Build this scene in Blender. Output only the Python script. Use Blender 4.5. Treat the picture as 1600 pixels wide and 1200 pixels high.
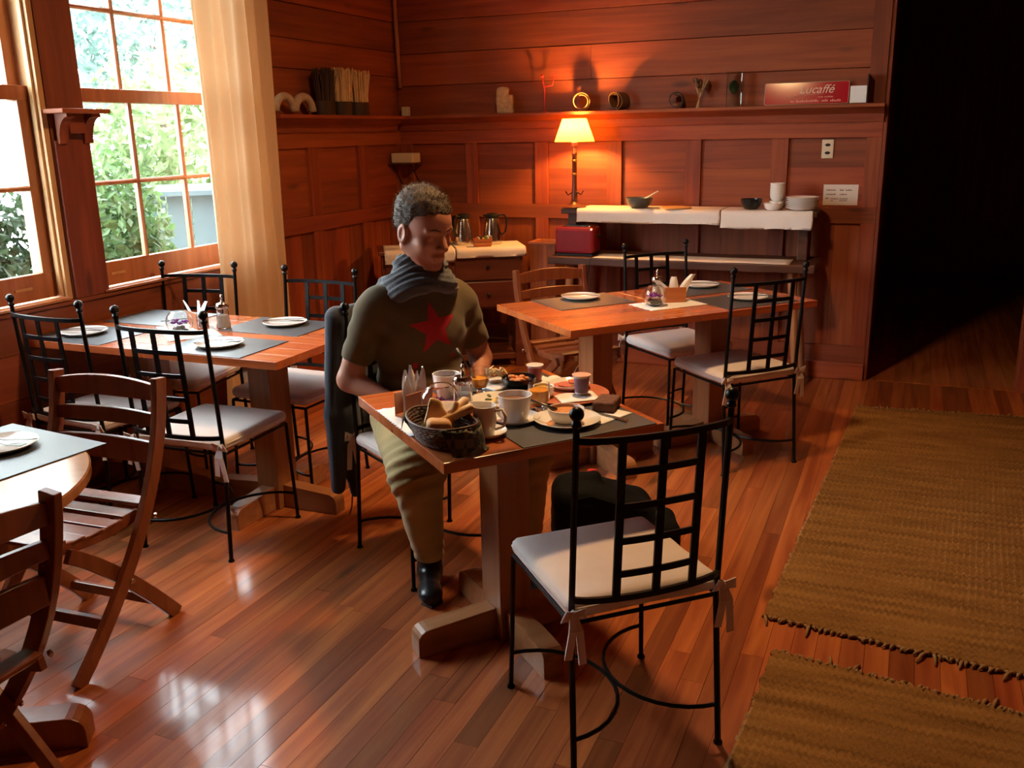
import bpy, bmesh, math, random
import numpy as np
from mathutils import Vector, Matrix
from mathutils.bvhtree import BVHTree

random.seed(7)
np.random.seed(7)
for _o in list(bpy.data.objects):
    bpy.data.objects.remove(_o)
SC = bpy.context.scene
COL = SC.collection
PI = math.pi

# ------------------------------------------------------------------ camera
CAM_F = 1452.0
yaw, pit, rol = math.radians(23.2), math.radians(15.2), math.radians(-1.14)
_f0 = Vector((-math.sin(yaw), math.cos(yaw), 0)); _r0 = Vector((math.cos(yaw), math.sin(yaw), 0)); _u0 = Vector((0, 0, 1))
_f = _f0 * math.cos(pit) - _u0 * math.sin(pit)
_u = _u0 * math.cos(pit) + _f0 * math.sin(pit)
_r = _r0 * math.cos(rol) + _u * math.sin(rol)
_u = _u * math.cos(rol) - _r0 * math.sin(rol)
camd = bpy.data.cameras.new('camera')
camd.sensor_width = 36.0
camd.lens = CAM_F / 1600 * 36
camd.clip_start = 0.05
camera = bpy.data.objects.new('camera', camd)
COL.objects.link(camera)
camera.matrix_world = Matrix(((_r.x, _u.x, -_f.x, 0.0), (_r.y, _u.y, -_f.y, 0.0), (_r.z, _u.z, -_f.z, 1.6), (0, 0, 0, 1)))
SC.camera = camera

# ------------------------------------------------------------------ world, exposure, large lights
SC.view_settings.view_transform = 'Standard'
SC.view_settings.look = 'None'
SC.view_settings.gamma = 1.0
SC.view_settings.use_curve_mapping = False
SC.view_settings.exposure = -0.28
SKY_STRENGTH = 30.0
world = bpy.data.worlds.new('overcast_sky')
SC.world = world
world.use_nodes = True
wn = world.node_tree.nodes
wn['Background'].inputs['Color'].default_value = (0.87, 0.94, 1.0, 1)
wn['Background'].inputs['Strength'].default_value = SKY_STRENGTH

# warm ceiling light of the room, above the frame (it lights the cushions, table tops and the man's hair from overhead)
_ld = bpy.data.lights.new('ceiling_lamp_offscreen', 'AREA')
_ld.shape = 'DISK'; _ld.size = .25; _ld.energy = 75; _ld.color = (1.0, .60, .27)
_lo = bpy.data.objects.new('ceiling_lamp_offscreen', _ld)
_lo.location = (-1.15, 3.35, 2.93)
COL.objects.link(_lo)

# ------------------------------------------------------------------ mesh helpers
class MB:
    def __init__(s):
        s.v = []; s.f = []
    def add(s, vs, fs):
        n = len(s.v)
        s.v += [tuple(p) for p in vs]
        s.f += [tuple(i + n for i in q) for q in fs]
        return s
    def box(s, x0, x1, y0, y1, z0, z1, M=None):
        vs = [Vector((x, y, z)) for z in (z0, z1) for y in (y0, y1) for x in (x0, x1)]
        if M is not None: vs = [M @ p for p in vs]
        return s.add(vs, [(0, 2, 3, 1), (4, 5, 7, 6), (0, 1, 5, 4), (2, 6, 7, 3), (0, 4, 6, 2), (1, 3, 7, 5)])
    def prism(s, pts, a, b, axis='y', M=None):
        """polygon pts (u,v) extruded along axis from a to b; axis x:(y,z) y:(x,z) z:(x,y)"""
        def P(u, v, t):
            return Vector({'x': (t, u, v), 'y': (u, t, v), 'z': (u, v, t)}[axis])
        n = len(pts)
        vs = [P(u, v, a) for u, v in pts] + [P(u, v, b) for u, v in pts]
        if M is not None: vs = [M @ p for p in vs]
        fs = [tuple(range(n)), tuple(range(2 * n - 1, n - 1, -1))]
        fs += [(i, n + i, n + (i + 1) % n, (i + 1) % n) for i in range(n)]
        return s.add(vs, fs)
    def tube(s, path, r, seg=8, closed=False, flat=None, up=None):
        """round (or flat: (w,t)) bar along a path"""
        P = [Vector(p) for p in path]; n = len(P)
        rs = r if isinstance(r, (list, tuple)) else [r] * n
        vs = []; fs = []
        prev = None
        for i in range(n):
            if closed: t = P[(i + 1) % n] - P[i - 1]
            elif i == 0: t = P[1] - P[0]
            elif i == n - 1: t = P[-1] - P[-2]
            else: t = P[i + 1] - P[i - 1]
            t.normalize()
            if prev is None:
                ref = Vector(up) if up else (Vector((0, 0, 1)) if abs(t.z) < .9 else Vector((1, 0, 0)))
            else: ref = prev
            a = (ref - t * ref.dot(t)).normalized(); b = t.cross(a); prev = a
            if flat:
                w, h = flat
                for (p, q) in ((-w, -h), (w, -h), (w, h), (-w, h)): vs.append(P[i] + a * p / 2 + b * q / 2)
            else:
                for k in range(seg):
                    an = 2 * PI * k / seg
                    vs.append(P[i] + (a * math.cos(an) + b * math.sin(an)) * rs[i])
        m = 4 if flat else seg
        for i in range(n if closed else n - 1):
            j = (i + 1) % n
            for k in range(m):
                l = (k + 1) % m
                fs.append((i * m + k, i * m + l, j * m + l, j * m + k))
        if not closed:
            fs.append(tuple(range(m - 1, -1, -1))); fs.append(tuple((n - 1) * m + k for k in range(m)))
        return s.add(vs, fs)
    def lathe(s, prof, seg=24, M=None, sx=1.0, sy=1.0, cap=True):
        """profile [(r,z)...] around z"""
        n = len(prof); vs = []; fs = []
        for (r, z) in prof:
            for k in range(seg):
                a = 2 * PI * k / seg
                vs.append(Vector((r * math.cos(a) * sx, r * math.sin(a) * sy, z)))
        for i in range(n - 1):
            for k in range(seg):
                l = (k + 1) % seg
                fs.append((i * seg + k, i * seg + l, (i + 1) * seg + l, (i + 1) * seg + k))
        if cap:
            if prof[0][0] > 1e-5: fs.append(tuple(range(seg - 1, -1, -1)))
            if prof[-1][0] > 1e-5: fs.append(tuple((n - 1) * seg + k for k in range(seg)))
        if M is not None: vs = [M @ p for p in vs]
        return s.add(vs, fs)
    def ball(s, c, r, seg=12, rings=8, sc=(1, 1, 1), M=None):
        prof = [(max(1e-6, r * math.sin(PI * i / rings)), -r * math.cos(PI * i / rings)) for i in range(rings + 1)]
        T = Matrix.Translation(c) @ Matrix.Diagonal((sc[0], sc[1], sc[2], 1))
        if M is not None: T = M @ T
        return s.lathe(prof, seg, T, cap=False)
    def sheet(s, nx, ny, fn, thick=0.0):
        """grid fn(u,v)->(x,y,z), optional thickness downwards along z"""
        vs = [fn(i / nx, j / ny) for j in range(ny + 1) for i in range(nx + 1)]
        fs = [(j * (nx + 1) + i, j * (nx + 1) + i + 1, (j + 1) * (nx + 1) + i + 1, (j + 1) * (nx + 1) + i) for j in range(ny) for i in range(nx)]
        if thick:
            n = len(vs)
            vs = vs + [(p[0], p[1], p[2] - thick) for p in vs]
            fs2 = [tuple(n + k for k in reversed(q)) for q in fs]
            rim = [i for i in range(nx + 1)] + [j * (nx + 1) + nx for j in range(1, ny + 1)] + [ny * (nx + 1) + i for i in range(nx - 1, -1, -1)] + [j * (nx + 1) for j in range(ny - 1, 0, -1)]
            fs = fs + fs2 + [(rim[k], n + rim[k], n + rim[(k + 1) % len(rim)], rim[(k + 1) % len(rim)]) for k in range(len(rim))]
        return s.add(vs, fs)
    def mesh(s, name, smooth=False, bevel=0.0, clean=False):
        me = bpy.data.meshes.new(name)
        me.from_pydata([tuple(p) for p in s.v], [], s.f)
        bm = bmesh.new(); bm.from_mesh(me)
        if clean: bmesh.ops.remove_doubles(bm, verts=bm.verts, dist=1e-5)
        if bevel > 0:
            es = [e for e in bm.edges if len(e.link_faces) == 2 and e.calc_face_angle(0) > 0.6]
            bmesh.ops.bevel(bm, geom=es, offset=bevel, segments=2, profile=0.5, affect='EDGES', clamp_overlap=True)
        bmesh.ops.recalc_face_normals(bm, faces=bm.faces)
        bm.to_mesh(me); bm.free()
        if smooth:
            for p in me.polygons: p.use_smooth = True
            if smooth == 'auto':
                for e in me.edges: pass
                try: me.set_sharp_from_angle(angle=math.radians(40))
                except Exception: pass
        return me

def obj(name, mb, mat, parent=None, loc=(0, 0, 0), rz=0.0, smooth=False, bevel=0.0, clean=False):
    me = mb if isinstance(mb, bpy.types.Mesh) else mb.mesh(name, smooth, bevel, clean)
    if mat is not None and len(me.materials) == 0: me.materials.append(mat)
    o = bpy.data.objects.new(name, me)
    COL.objects.link(o)
    o.location = loc; o.rotation_euler = (0, 0, rz)
    if parent is not None: o.parent = parent
    return o

def tag(o, label=None, cat=None, group=None, kind=None):
    if label: o['label'] = label
    if cat: o['category'] = cat
    if group: o['group'] = group
    if kind: o['kind'] = kind
    return o

def thing(name, label, cat, loc=(0, 0, 0), rz=0.0, group=None):
    o = bpy.data.objects.new(name, None)
    COL.objects.link(o)
    o.empty_display_size = 0.1
    o.location = loc; o.rotation_euler = (0, 0, rz)
    return tag(o, label, cat, group)

def copy_tree(o, parent=None):
    c = o.copy(); COL.objects.link(c); c.parent = parent
    for ch in list(o.children): copy_tree(ch, c)
    return c

def dup(o, loc, rz, label, group=None):
    c = copy_tree(o); c.location = loc; c.rotation_euler = (0, 0, rz); c['label'] = label
    if group: c['group'] = group
    return c

def struct(name, mb, mat, **k):
    return tag(obj(name, mb, mat, **k), kind='structure')

# ------------------------------------------------------------------ SDF modelling (numpy surface nets)
def _len(v): return np.sqrt((v * v).sum(-1))
def s_cone(P, a, b, ra, rb):
    a = np.array(a, np.float32); b = np.array(b, np.float32)
    ab = b - a; t = np.clip(((P - a) @ ab) / float(ab @ ab), 0, 1)
    return _len(P - a - t[..., None] * ab) - (ra + (rb - ra) * t)
def s_ell(P, c, r):
    q = (P - np.array(c, np.float32)); r = np.array(r, np.float32)
    k0 = _len(q / r); k1 = _len(q / (r * r))
    return k0 * (k0 - 1) / np.maximum(k1, 1e-6)
def s_box(P, c, h, rad, R=None):
    q = P - np.array(c, np.float32)
    if R is not None: q = q @ np.array(R, np.float32)
    q = np.abs(q) - (np.array(h, np.float32) - rad)
    return _len(np.maximum(q, 0)) + np.minimum(q.max(-1), 0) - rad
def s_tor(P, c, nrm, R, r, flat=1.0):
    n = np.array(nrm, np.float32); n = n / np.linalg.norm(n)
    q = P - np.array(c, np.float32); h = q @ n
    d = _len(q - h[..., None] * n)
    return np.sqrt((d - R) ** 2 + (h * flat) ** 2) - r
def smin(a, b, k=0.03):
    h = np.clip(0.5 + 0.5 * (b - a) / k, 0, 1)
    return b + (a - b) * h - k * h * (1 - h)
def smax(a, b, k=0.02): return -smin(-a, -b, k)
def wav(P, freq, seed, n=6):
    r = np.random.RandomState(seed); out = 0
    for _ in range(n):
        d = r.normal(size=3); d /= np.linalg.norm(d)
        out = out + np.sin((P @ (d * freq * (0.6 + 0.9 * r.rand())).astype(np.float32)) + r.rand() * 6.28)
    return out / n
def surface_nets(fn, lo, hi, h):
    lo = np.array(lo, float); hi = np.array(hi, float)
    n = np.ceil((hi - lo) / h).astype(int) + 1
    g = np.stack(np.meshgrid(*[lo[i] + h * np.arange(n[i]) for i in range(3)], indexing='ij'), -1).astype(np.float32)
    F = fn(g).astype(np.float32)
    S = F < 0
    c = [(0, 0, 0), (1, 0, 0), (0, 1, 0), (1, 1, 0), (0, 0, 1), (1, 0, 1), (0, 1, 1), (1, 1, 1)]
    m = n - 1
    def sub(A, o): return A[o[0]:o[0] + m[0], o[1]:o[1] + m[1], o[2]:o[2] + m[2]]
    cnt = np.zeros(m, np.float32); pos = np.zeros(tuple(m) + (3,), np.float32)
    for i in range(8):
        for j in range(i + 1, 8):
            if sum(abs(c[i][k] - c[j][k]) for k in range(3)) != 1: continue
            a, b = sub(F, c[i]), sub(F, c[j]); x = (a < 0) != (b < 0)
            t = np.where(x, a / np.where(x, a - b, 1), 0)
            cnt += x
            for k in range(3):
                pos[..., k] += np.where(x, c[i][k] + t * (c[j][k] - c[i][k]), 0)
    act = cnt > 0
    idx = -np.ones(m, int); idx[act] = np.arange(act.sum())
    ijk = np.argwhere(act)
    V = lo + h * (ijk + pos[act] / cnt[act][:, None])
    faces = []
    for ax in range(3):
        o = [0, 0, 0]; o[ax] = 1
        A = S[tuple(slice(0, n[k] - o[k]) for k in range(3))]; B = S[tuple(slice(o[k], n[k]) for k in range(3))]
        e = np.argwhere(A != B)
        u, w = [(1, 2), (2, 0), (0, 1)][ax]
        ok = (e[:, u] > 0) & (e[:, w] > 0) & (e[:, u] < m[u]) & (e[:, w] < m[w])
        e = e[ok]
        def at(du, dw):
            q = e.copy(); q[:, u] -= du; q[:, w] -= dw
            return idx[q[:, 0], q[:, 1], q[:, 2]]
        q = np.stack([at(1, 1), at(0, 1), at(0, 0), at(1, 0)], 1)
        fl = ~A[e[:, 0], e[:, 1], e[:, 2]]
        q[fl] = q[fl][:, ::-1]
        faces.append(q)
    return V, np.concatenate(faces)
def sdf_obj(name, fn, lo, hi, h, mat, parent=None, loc=(0, 0, 0), rz=0.0):
    V, Fc = surface_nets(fn, lo, hi, h)
    me = bpy.data.meshes.new(name)
    me.from_pydata(V.tolist(), [], Fc.tolist())
    for p in me.polygons: p.use_smooth = True
    me.update()
    return obj(name, me, mat, parent, loc, rz)
# ------------------------------------------------------------------ materials
MATS = {}
def _new(name):
    m = bpy.data.materials.new(name); m.use_nodes = True
    nt = m.node_tree; b = nt.nodes['Principled BSDF']
    return m, nt, b
def rgb(h):
    """sRGB 0-255 triple to linear"""
    return tuple(((c / 255) / 12.92 if c / 255 <= .04045 else ((c / 255 + .055) / 1.055) ** 2.4) for c in h) + (1,)
def plain(name, col, rough=.5, metal=0.0, spec=.5, noise=0.0, nscale=40, bump=0.0, coat=0.0, sheen=0.0, trans=0.0, ior=1.45, sss=0.0):
    if name in MATS: return MATS[name]
    m, nt, b = _new(name)
    b.inputs['Base Color'].default_value = tuple(col[:3]) + (1,)
    b.inputs['Roughness'].default_value = rough; b.inputs['Metallic'].default_value = metal
    b.inputs['Specular IOR Level'].default_value = spec
    b.inputs['Coat Weight'].default_value = coat; b.inputs['Coat Roughness'].default_value = .08
    b.inputs['Sheen Weight'].default_value = sheen
    b.inputs['Transmission Weight'].default_value = trans; b.inputs['IOR'].default_value = ior
    if sss:
        b.inputs['Subsurface Weight'].default_value = sss
        b.inputs['Subsurface Radius'].default_value = (.01, .004, .002)
    if noise or bump:
        tc = nt.nodes.new('ShaderNodeTexCoord'); nz = nt.nodes.new('ShaderNodeTexNoise')
        nz.inputs['Scale'].default_value = nscale; nz.inputs['Detail'].default_value = 4
        nt.links.new(tc.outputs['Object'], nz.inputs['Vector'])
        if noise:
            mx = nt.nodes.new('ShaderNodeMix'); mx.data_type = 'RGBA'
            mx.inputs['A'].default_value = tuple(c * (1 - noise) for c in col[:3]) + (1,)
            mx.inputs['B'].default_value = tuple(min(1, c * (1 + noise)) for c in col[:3]) + (1,)
            nt.links.new(nz.outputs['Fac'], mx.inputs['Factor']); nt.links.new(mx.outputs['Result'], b.inputs['Base Color'])
        if bump:
            bp = nt.nodes.new('ShaderNodeBump'); bp.inputs['Strength'].default_value = bump; bp.inputs['Distance'].default_value = .004
            nt.links.new(nz.outputs['Fac'], bp.inputs['Height']); nt.links.new(bp.outputs['Normal'], b.inputs['Normal'])
    MATS[name] = m
    return m
def wood(name, light, dark, axis='x', rough=.4, coat=0.0, var=.25, fine=1.0, knots=True, cr=.16, spec=.5):
    """long-grained wood, every object its own shade and figure"""
    if name in MATS: return MATS[name]
    m, nt, b = _new(name); N = nt.nodes.new; L = nt.links.new
    tc = N('ShaderNodeTexCoord'); oi = N('ShaderNodeObjectInfo')
    sc = {'x': (.8, 14, 14), 'y': (14, .8, 14), 'z': (14, 14, .8)}[axis]
    mp = N('ShaderNodeMapping'); mp.inputs['Scale'].default_value = tuple(s * fine for s in sc)
    off = N('ShaderNodeMath'); off.operation = 'MULTIPLY'; off.inputs[1].default_value = 37.0
    cb = N('ShaderNodeCombineXYZ')
    L(oi.outputs['Random'], off.inputs[0])
    for k in 'XYZ': L(off.outputs[0], cb.inputs[k])
    add = N('ShaderNodeVectorMath'); add.operation = 'ADD'
    L(tc.outputs['Object'], add.inputs[0]); L(cb.outputs[0], add.inputs[1]); L(add.outputs[0], mp.inputs['Vector'])
    n1 = N('ShaderNodeTexNoise'); n1.inputs['Scale'].default_value = 1.6; n1.inputs['Detail'].default_value = 7; n1.inputs['Distortion'].default_value = .6
    L(mp.outputs[0], n1.inputs['Vector'])
    rp = N('ShaderNodeValToRGB'); rp.color_ramp.elements[0].position = .3; rp.color_ramp.elements[1].position = .68
    rp.color_ramp.elements[0].color = dark; rp.color_ramp.elements[1].color = light
    L(n1.outputs['Fac'], rp.inputs['Fac'])
    # knots: stretched voronoi dark dots
    last = rp.outputs['Color']
    if knots:
        mp2 = N('ShaderNodeMapping'); mp2.inputs['Scale'].default_value = {'x': (1.3, 4.5, 4.5), 'y': (4.5, 1.3, 4.5), 'z': (4.5, 4.5, 1.3)}[axis]
        L(add.outputs[0], mp2.inputs['Vector'])
        vo = N('ShaderNodeTexVoronoi'); vo.inputs['Scale'].default_value = 1.1
        L(mp2.outputs[0], vo.inputs['Vector'])
        kr = N('ShaderNodeMapRange'); kr.inputs['From Min'].default_value = .05; kr.inputs['From Max'].default_value = .13
        kr.inputs['To Min'].default_value = .45; kr.inputs['To Max'].default_value = 1
        L(vo.outputs['Distance'], kr.inputs['Value'])
        km = N('ShaderNodeMix'); km.data_type = 'RGBA'; km.blend_type = 'MULTIPLY'; km.inputs['Factor'].default_value = 1
        L(last, km.inputs['A']); L(kr.outputs['Result'], km.inputs['B']); last = km.outputs['Result']
    hv = N('ShaderNodeHueSaturation')
    vr = N('ShaderNodeMapRange'); vr.inputs['To Min'].default_value = 1 - var; vr.inputs['To Max'].default_value = 1 + var
    wh = N('ShaderNodeTexWhiteNoise'); wh.noise_dimensions = '1D'
    L(oi.outputs['Random'], wh.inputs['W']); L(wh.outputs['Value'], vr.inputs['Value'])
    hr = N('ShaderNodeMapRange'); hr.inputs['To Min'].default_value = .495; hr.inputs['To Max'].default_value = .503
    L(oi.outputs['Random'], hr.inputs['Value'])
    L(vr.outputs['Result'], hv.inputs['Value']); L(hr.outputs['Result'], hv.inputs['Hue'])
    L(last, hv.inputs['Color']); L(hv.outputs['Color'], b.inputs['Base Color'])
    b.inputs['Roughness'].default_value = rough; b.inputs['Specular IOR Level'].default_value = spec
    b.inputs['Coat Weight'].default_value = coat; b.inputs['Coat Roughness'].default_value = cr
    bp = N('ShaderNodeBump'); bp.inputs['Strength'].default_value = .12; bp.inputs['Distance'].default_value = .002
    L(n1.outputs['Fac'], bp.inputs['Height']); L(bp.outputs['Normal'], b.inputs['Normal'])
    MATS[name] = m
    return m
def weave(name, c1, c2, scale=260, rough=.8, bump=.4):
    """fine woven mat / cloth: crossed waves"""
    if name in MATS: return MATS[name]
    m, nt, b = _new(name); N = nt.nodes.new; L = nt.links.new
    tc = N('ShaderNodeTexCoord'); ws = []
    for d in 'XY':
        w = N('ShaderNodeTexWave'); w.bands_direction = d; w.inputs['Scale'].default_value = scale / 6.28 * .5; w.inputs['Distortion'].default_value = .3
        L(tc.outputs['Object'], w.inputs['Vector']); ws.append(w)
    mu = N('ShaderNodeMath'); mu.operation = 'MULTIPLY'; L(ws[0].outputs['Fac'], mu.inputs[0]); L(ws[1].outputs['Fac'], mu.inputs[1])
    mx = N('ShaderNodeMix'); mx.data_type = 'RGBA'; mx.inputs['A'].default_value = c1; mx.inputs['B'].default_value = c2
    L(mu.outputs[0], mx.inputs['Factor']); L(mx.outputs['Result'], b.inputs['Base Color'])
    bp = N('ShaderNodeBump'); bp.inputs['Strength'].default_value = bump; bp.inputs['Distance'].default_value = .001
    L(mu.outputs[0], bp.inputs['Height']); L(bp.outputs['Normal'], b.inputs['Normal'])
    b.inputs['Roughness'].default_value = rough; b.inputs['Specular IOR Level'].default_value = .8
    MATS[name] = m
    return m
def clear_glass(name='clear_glass', tint=(1, 1, 1, 1)):
    if name in MATS: return MATS[name]
    m, nt, b = _new(name)
    b.inputs['Base Color'].default_value = tint; b.inputs['Roughness'].default_value = 0.0
    b.inputs['Transmission Weight'].default_value = 1.0; b.inputs['IOR'].default_value = 1.45
    MATS[name] = m
    return m
def pane_mat(name='window_pane'):
    if name in MATS: return MATS[name]
    m, nt, b = _new(name); N = nt.nodes.new; L = nt.links.new
    tr = N('ShaderNodeBsdfTransparent'); tr.inputs['Color'].default_value = (.93, .96, .95, 1)
    gl = N('ShaderNodeBsdfGlossy'); gl.inputs['Roughness'].default_value = .02
    lw = N('ShaderNodeLayerWeight'); lw.inputs['Blend'].default_value = .5
    pw = N('ShaderNodeMath'); pw.operation = 'POWER'; pw.inputs[1].default_value = 5.0; L(lw.outputs['Facing'], pw.inputs[0])
    fr = N('ShaderNodeMath'); fr.operation = 'MULTIPLY_ADD'; fr.inputs[1].default_value = .9; fr.inputs[2].default_value = .03; L(pw.outputs[0], fr.inputs[0])
    mx = N('ShaderNodeMixShader'); L(fr.outputs[0], mx.inputs[0]); L(tr.outputs[0], mx.inputs[1]); L(gl.outputs[0], mx.inputs[2])
    L(mx.outputs[0], nt.nodes['Material Output'].inputs['Surface'])
    MATS[name] = m
    return m
def emit(name, col, strength, mixbase=None):
    if name in MATS: return MATS[name]
    m, nt, b = _new(name)
    b.inputs['Base Color'].default_value = (mixbase or col)[:3] + (1,)
    b.inputs['Emission Color'].default_value = tuple(col[:3]) + (1,)
    b.inputs['Emission Strength'].default_value = strength
    MATS[name] = m
    return m

WALLWOOD = ((.30, .066, .016, 1), (.175, .028, .007, 1))
w_wall_x = wood('wall_wood_lying', *WALLWOOD, axis='x', rough=.6, coat=.0, var=.26)
w_wall_y = wood('wall_wood_lying_side', *WALLWOOD, axis='y', rough=.6, coat=.0, var=.26)
w_wall_z = wood('wall_wood_upright', *WALLWOOD, axis='z', rough=.6, coat=.0, var=.26)
w_win = wood('window_wood', (.46, .17, .06, 1), (.32, .10, .035, 1), axis='z', rough=.4, coat=.2, var=.08, knots=False)
w_jamb = wood('pale_jamb_wood', (.62, .36, .15, 1), (.46, .24, .09, 1), axis='z', rough=.45, var=.06, knots=False)
w_floor = wood('floor_wood', (.44, .130, .033, 1), (.235, .049, .012, 1), axis='y', rough=.5, coat=.55, var=.32, cr=.11, spec=.25)
w_top = wood('table_top_wood', (.55, .15, .040, 1), (.40, .085, .022, 1), axis='x', rough=.24, coat=.35, var=.12)
w_leg = wood('table_leg_wood', (.38, .155, .058, 1), (.27, .095, .032, 1), axis='z', rough=.35, coat=.1, var=.08, knots=False)
w_foot = wood('table_foot_wood', (.42, .185, .075, 1), (.31, .12, .045, 1), axis='x', rough=.35, coat=.1, var=.08, knots=False)
w_fold = wood('folding_chair_wood', (.27, .080, .028, 1), (.17, .042, .014, 1), axis='z', rough=.33, coat=.15, var=.10, knots=False)
w_dark = wood('dark_bench_wood', (.11, .036, .017, 1), (.055, .017, .008, 1), axis='x', rough=.5, coat=.0, var=.1)
w_chest = wood('chest_wood', (.19, .05, .022, 1), (.11, .026, .012, 1), axis='x', rough=.35, coat=.2, var=.12)
w_bin = wood('bin_wood', (.42, .14, .05, 1), (.28, .08, .028, 1), axis='z', rough=.4, var=.15)
w_box = wood('small_box_wood', (.50, .17, .06, 1), (.36, .10, .035, 1), axis='x', rough=.4, var=.15, knots=False)
m_iron = plain('wrought_iron', (.010, .010, .011), .35, metal=.6, spec=.4)
m_cush = plain('cushion_cotton', (.70, .60, .56), .9, noise=.06, nscale=14, bump=.12, sheen=.2)
m_linen = plain('white_linen', (.78, .70, .66), .85, noise=.04, nscale=60, bump=.08)
m_porc = plain('white_porcelain', (.88, .85, .82), .15, spec=.5, coat=.2)
m_steel = plain('stainless_steel', (.62, .58, .53), .18, metal=1.0)
m_black = plain('black_plastic', (.012, .012, .013), .35)
def canvas_mat():
    m, nt, b = _new('curtain_canvas'); N = nt.nodes.new; L = nt.links.new
    df = N('ShaderNodeBsdfDiffuse'); df.inputs['Color'].default_value = (.74, .50, .30, 1)
    tl = N('ShaderNodeBsdfTranslucent'); tl.inputs['Color'].default_value = (.85, .58, .34, 1)
    mx = N('ShaderNodeMixShader'); mx.inputs[0].default_value = .12
    L(df.outputs[0], mx.inputs[1]); L(tl.outputs[0], mx.inputs[2]); L(mx.outputs[0], nt.nodes['Material Output'].inputs['Surface'])
    return m
m_curtain = canvas_mat()
m_mat = weave('grey_placemat', (.030, .032, .036, 1), (.13, .135, .15, 1), 900, rough=.42, bump=.25)
m_paper = plain('white_paper', (.90, .87, .85), .8)
m_lace = plain('white_lace', (.84, .82, .80), .9, bump=.3, nscale=260)
m_glass = clear_glass()
m_pane = pane_mat()
# ------------------------------------------------------------------ the room
XL, YB, ZC = -3.546, 6.25, 2.95
XR, YR = 2.3, -1.6
JX = -0.20                      # left edge of the doorway in the back wall
DX = 0.68                       # right edge of the doorway

# floor: sub-floor slab with boards on it
floor = struct('floor', MB().box(XL - .3, XR, YR, YB + .02, -.10, -.016), w_floor)
BW = 0.072
rb = random.Random(3)
nb = 0
x = XL + .0
while x < XR - .01:
    x1 = min(x + BW, XR)
    vis = x < 1.0
    y = .85 if vis else YR
    if vis:
        obj('floorboard', MB().box(x + .0006, x1 - .0006, YR, .849, -.016, 0), w_floor, floor)
    first = True
    while y < YB:
        ln = rb.uniform(.5, 1.9) if first else rb.uniform(1.1, 2.6)
        if not vis: ln = 20
        y1 = min(y + ln, YB)
        if YB - y1 < .35: y1 = YB
        if nb < 296 or not vis:
            obj('floorboard', MB().box(x + .0006, x1 - .0006, y + .0006, y1 - .0006, -.016, rb.uniform(-.0004, .0004)), w_floor, floor)
            nb += 1
        y = y1; first = False
    x = x1

# ceiling, walls out of view
w_ceil = w_wall_y
struct('ceiling', MB().box(XL - .3, XR + .1, YR - .1, YB + .1, ZC, ZC + .1), w_ceil)
struct('wall_right', MB().box(XR, XR + .1, YR - .1, YB + .1, 0, ZC), w_wall_y)
struct('wall_front', MB().box(XL - .3, XR + .1, YR - .1, YR, 0, ZC), w_wall_x)

# --- back wall: backing with planks, rails, stiles and panel boards
wb = struct('wall_back', MB().box(XL - .2, JX - .005, YB + .025, YB + .12, 0, ZC), w_wall_x)
def bpart(name, x0, x1, z0, z1, proud=0.0, mat=None, back=.03, bev=.0025):
    return obj(name, MB().box(x0, x1, YB - proud, YB + back, z0, z1), mat or w_wall_x, wb, bevel=bev)
zs = [1.70, 1.93, 2.150, 2.37, 2.59, 2.81, ZC]
rp = random.Random(11)
for i in range(len(zs) - 1):
    cuts = [XL, JX - .10] if i % 2 == 0 else [XL, rp.uniform(-2.6, -1.4), JX - .10]
    for a, b_ in zip(cuts[:-1], cuts[1:]):
        bpart('plank', a, b_, zs[i] + .0018, zs[i + 1] - .0018, proud=.004 * (i % 2))
bst = [(-3.546, -3.43), (-2.998, -2.906), (-2.462, -2.366), (-1.935, -1.832), (-1.397, -1.296), (-.849, -.746), (-.288, -.20)]
bpart('top_rail', XL, JX, 1.525, 1.62, .022)
bpart('middle_rail', XL, JX, 1.003, 1.100, .022)
bpart('bottom_rail', XL, JX, .11, .22, .022)
for (a, b_) in bst:
    bpart('stile', a, b_, 1.100, 1.525, .022, w_wall_z)
    bpart('stile', a, b_, .22, 1.003, .022, w_wall_z)
for (a, b_), (c, d) in zip(bst[:-1], bst[1:]):
    zz = rp.uniform(1.31, 1.37)
    bpart('panel_board', b_, c, 1.100, zz, 0); bpart('panel_board', b_, c, zz, 1.525, .0)
    w3 = (c - b_) / 3
    for k in range(3): bpart('panel_board', b_ + k * w3, b_ + (k + 1) * w3, .22, 1.003, 0, w_wall_z)
struct('baseboard_back', MB().box(XL, JX, YB - .045, YB - .0225, 0, .112), w_wall_x, bevel=.006)
# plate rail (shelf) along the back wall: board with two mouldings below
t1 = struct('trim_1', MB().box(XL, JX + .004, YB - .15, YB - .005, 1.700, 1.722), w_wall_x, bevel=.004)
obj('moulding', MB().prism([(YB - .022, 1.618), (YB - .040, 1.618), (YB - .046, 1.64), (YB - .05, 1.665), (YB - .10, 1.6995), (YB - .022, 1.6995)], XL, JX, 'x'), w_wall_x, t1)
# door post at the end of the back wall
struct('trim_2', MB().box(JX - .10, JX - .001, YB - .03, YB + .10, 1.7225, ZC), w_wall_z, bevel=.003)

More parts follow.
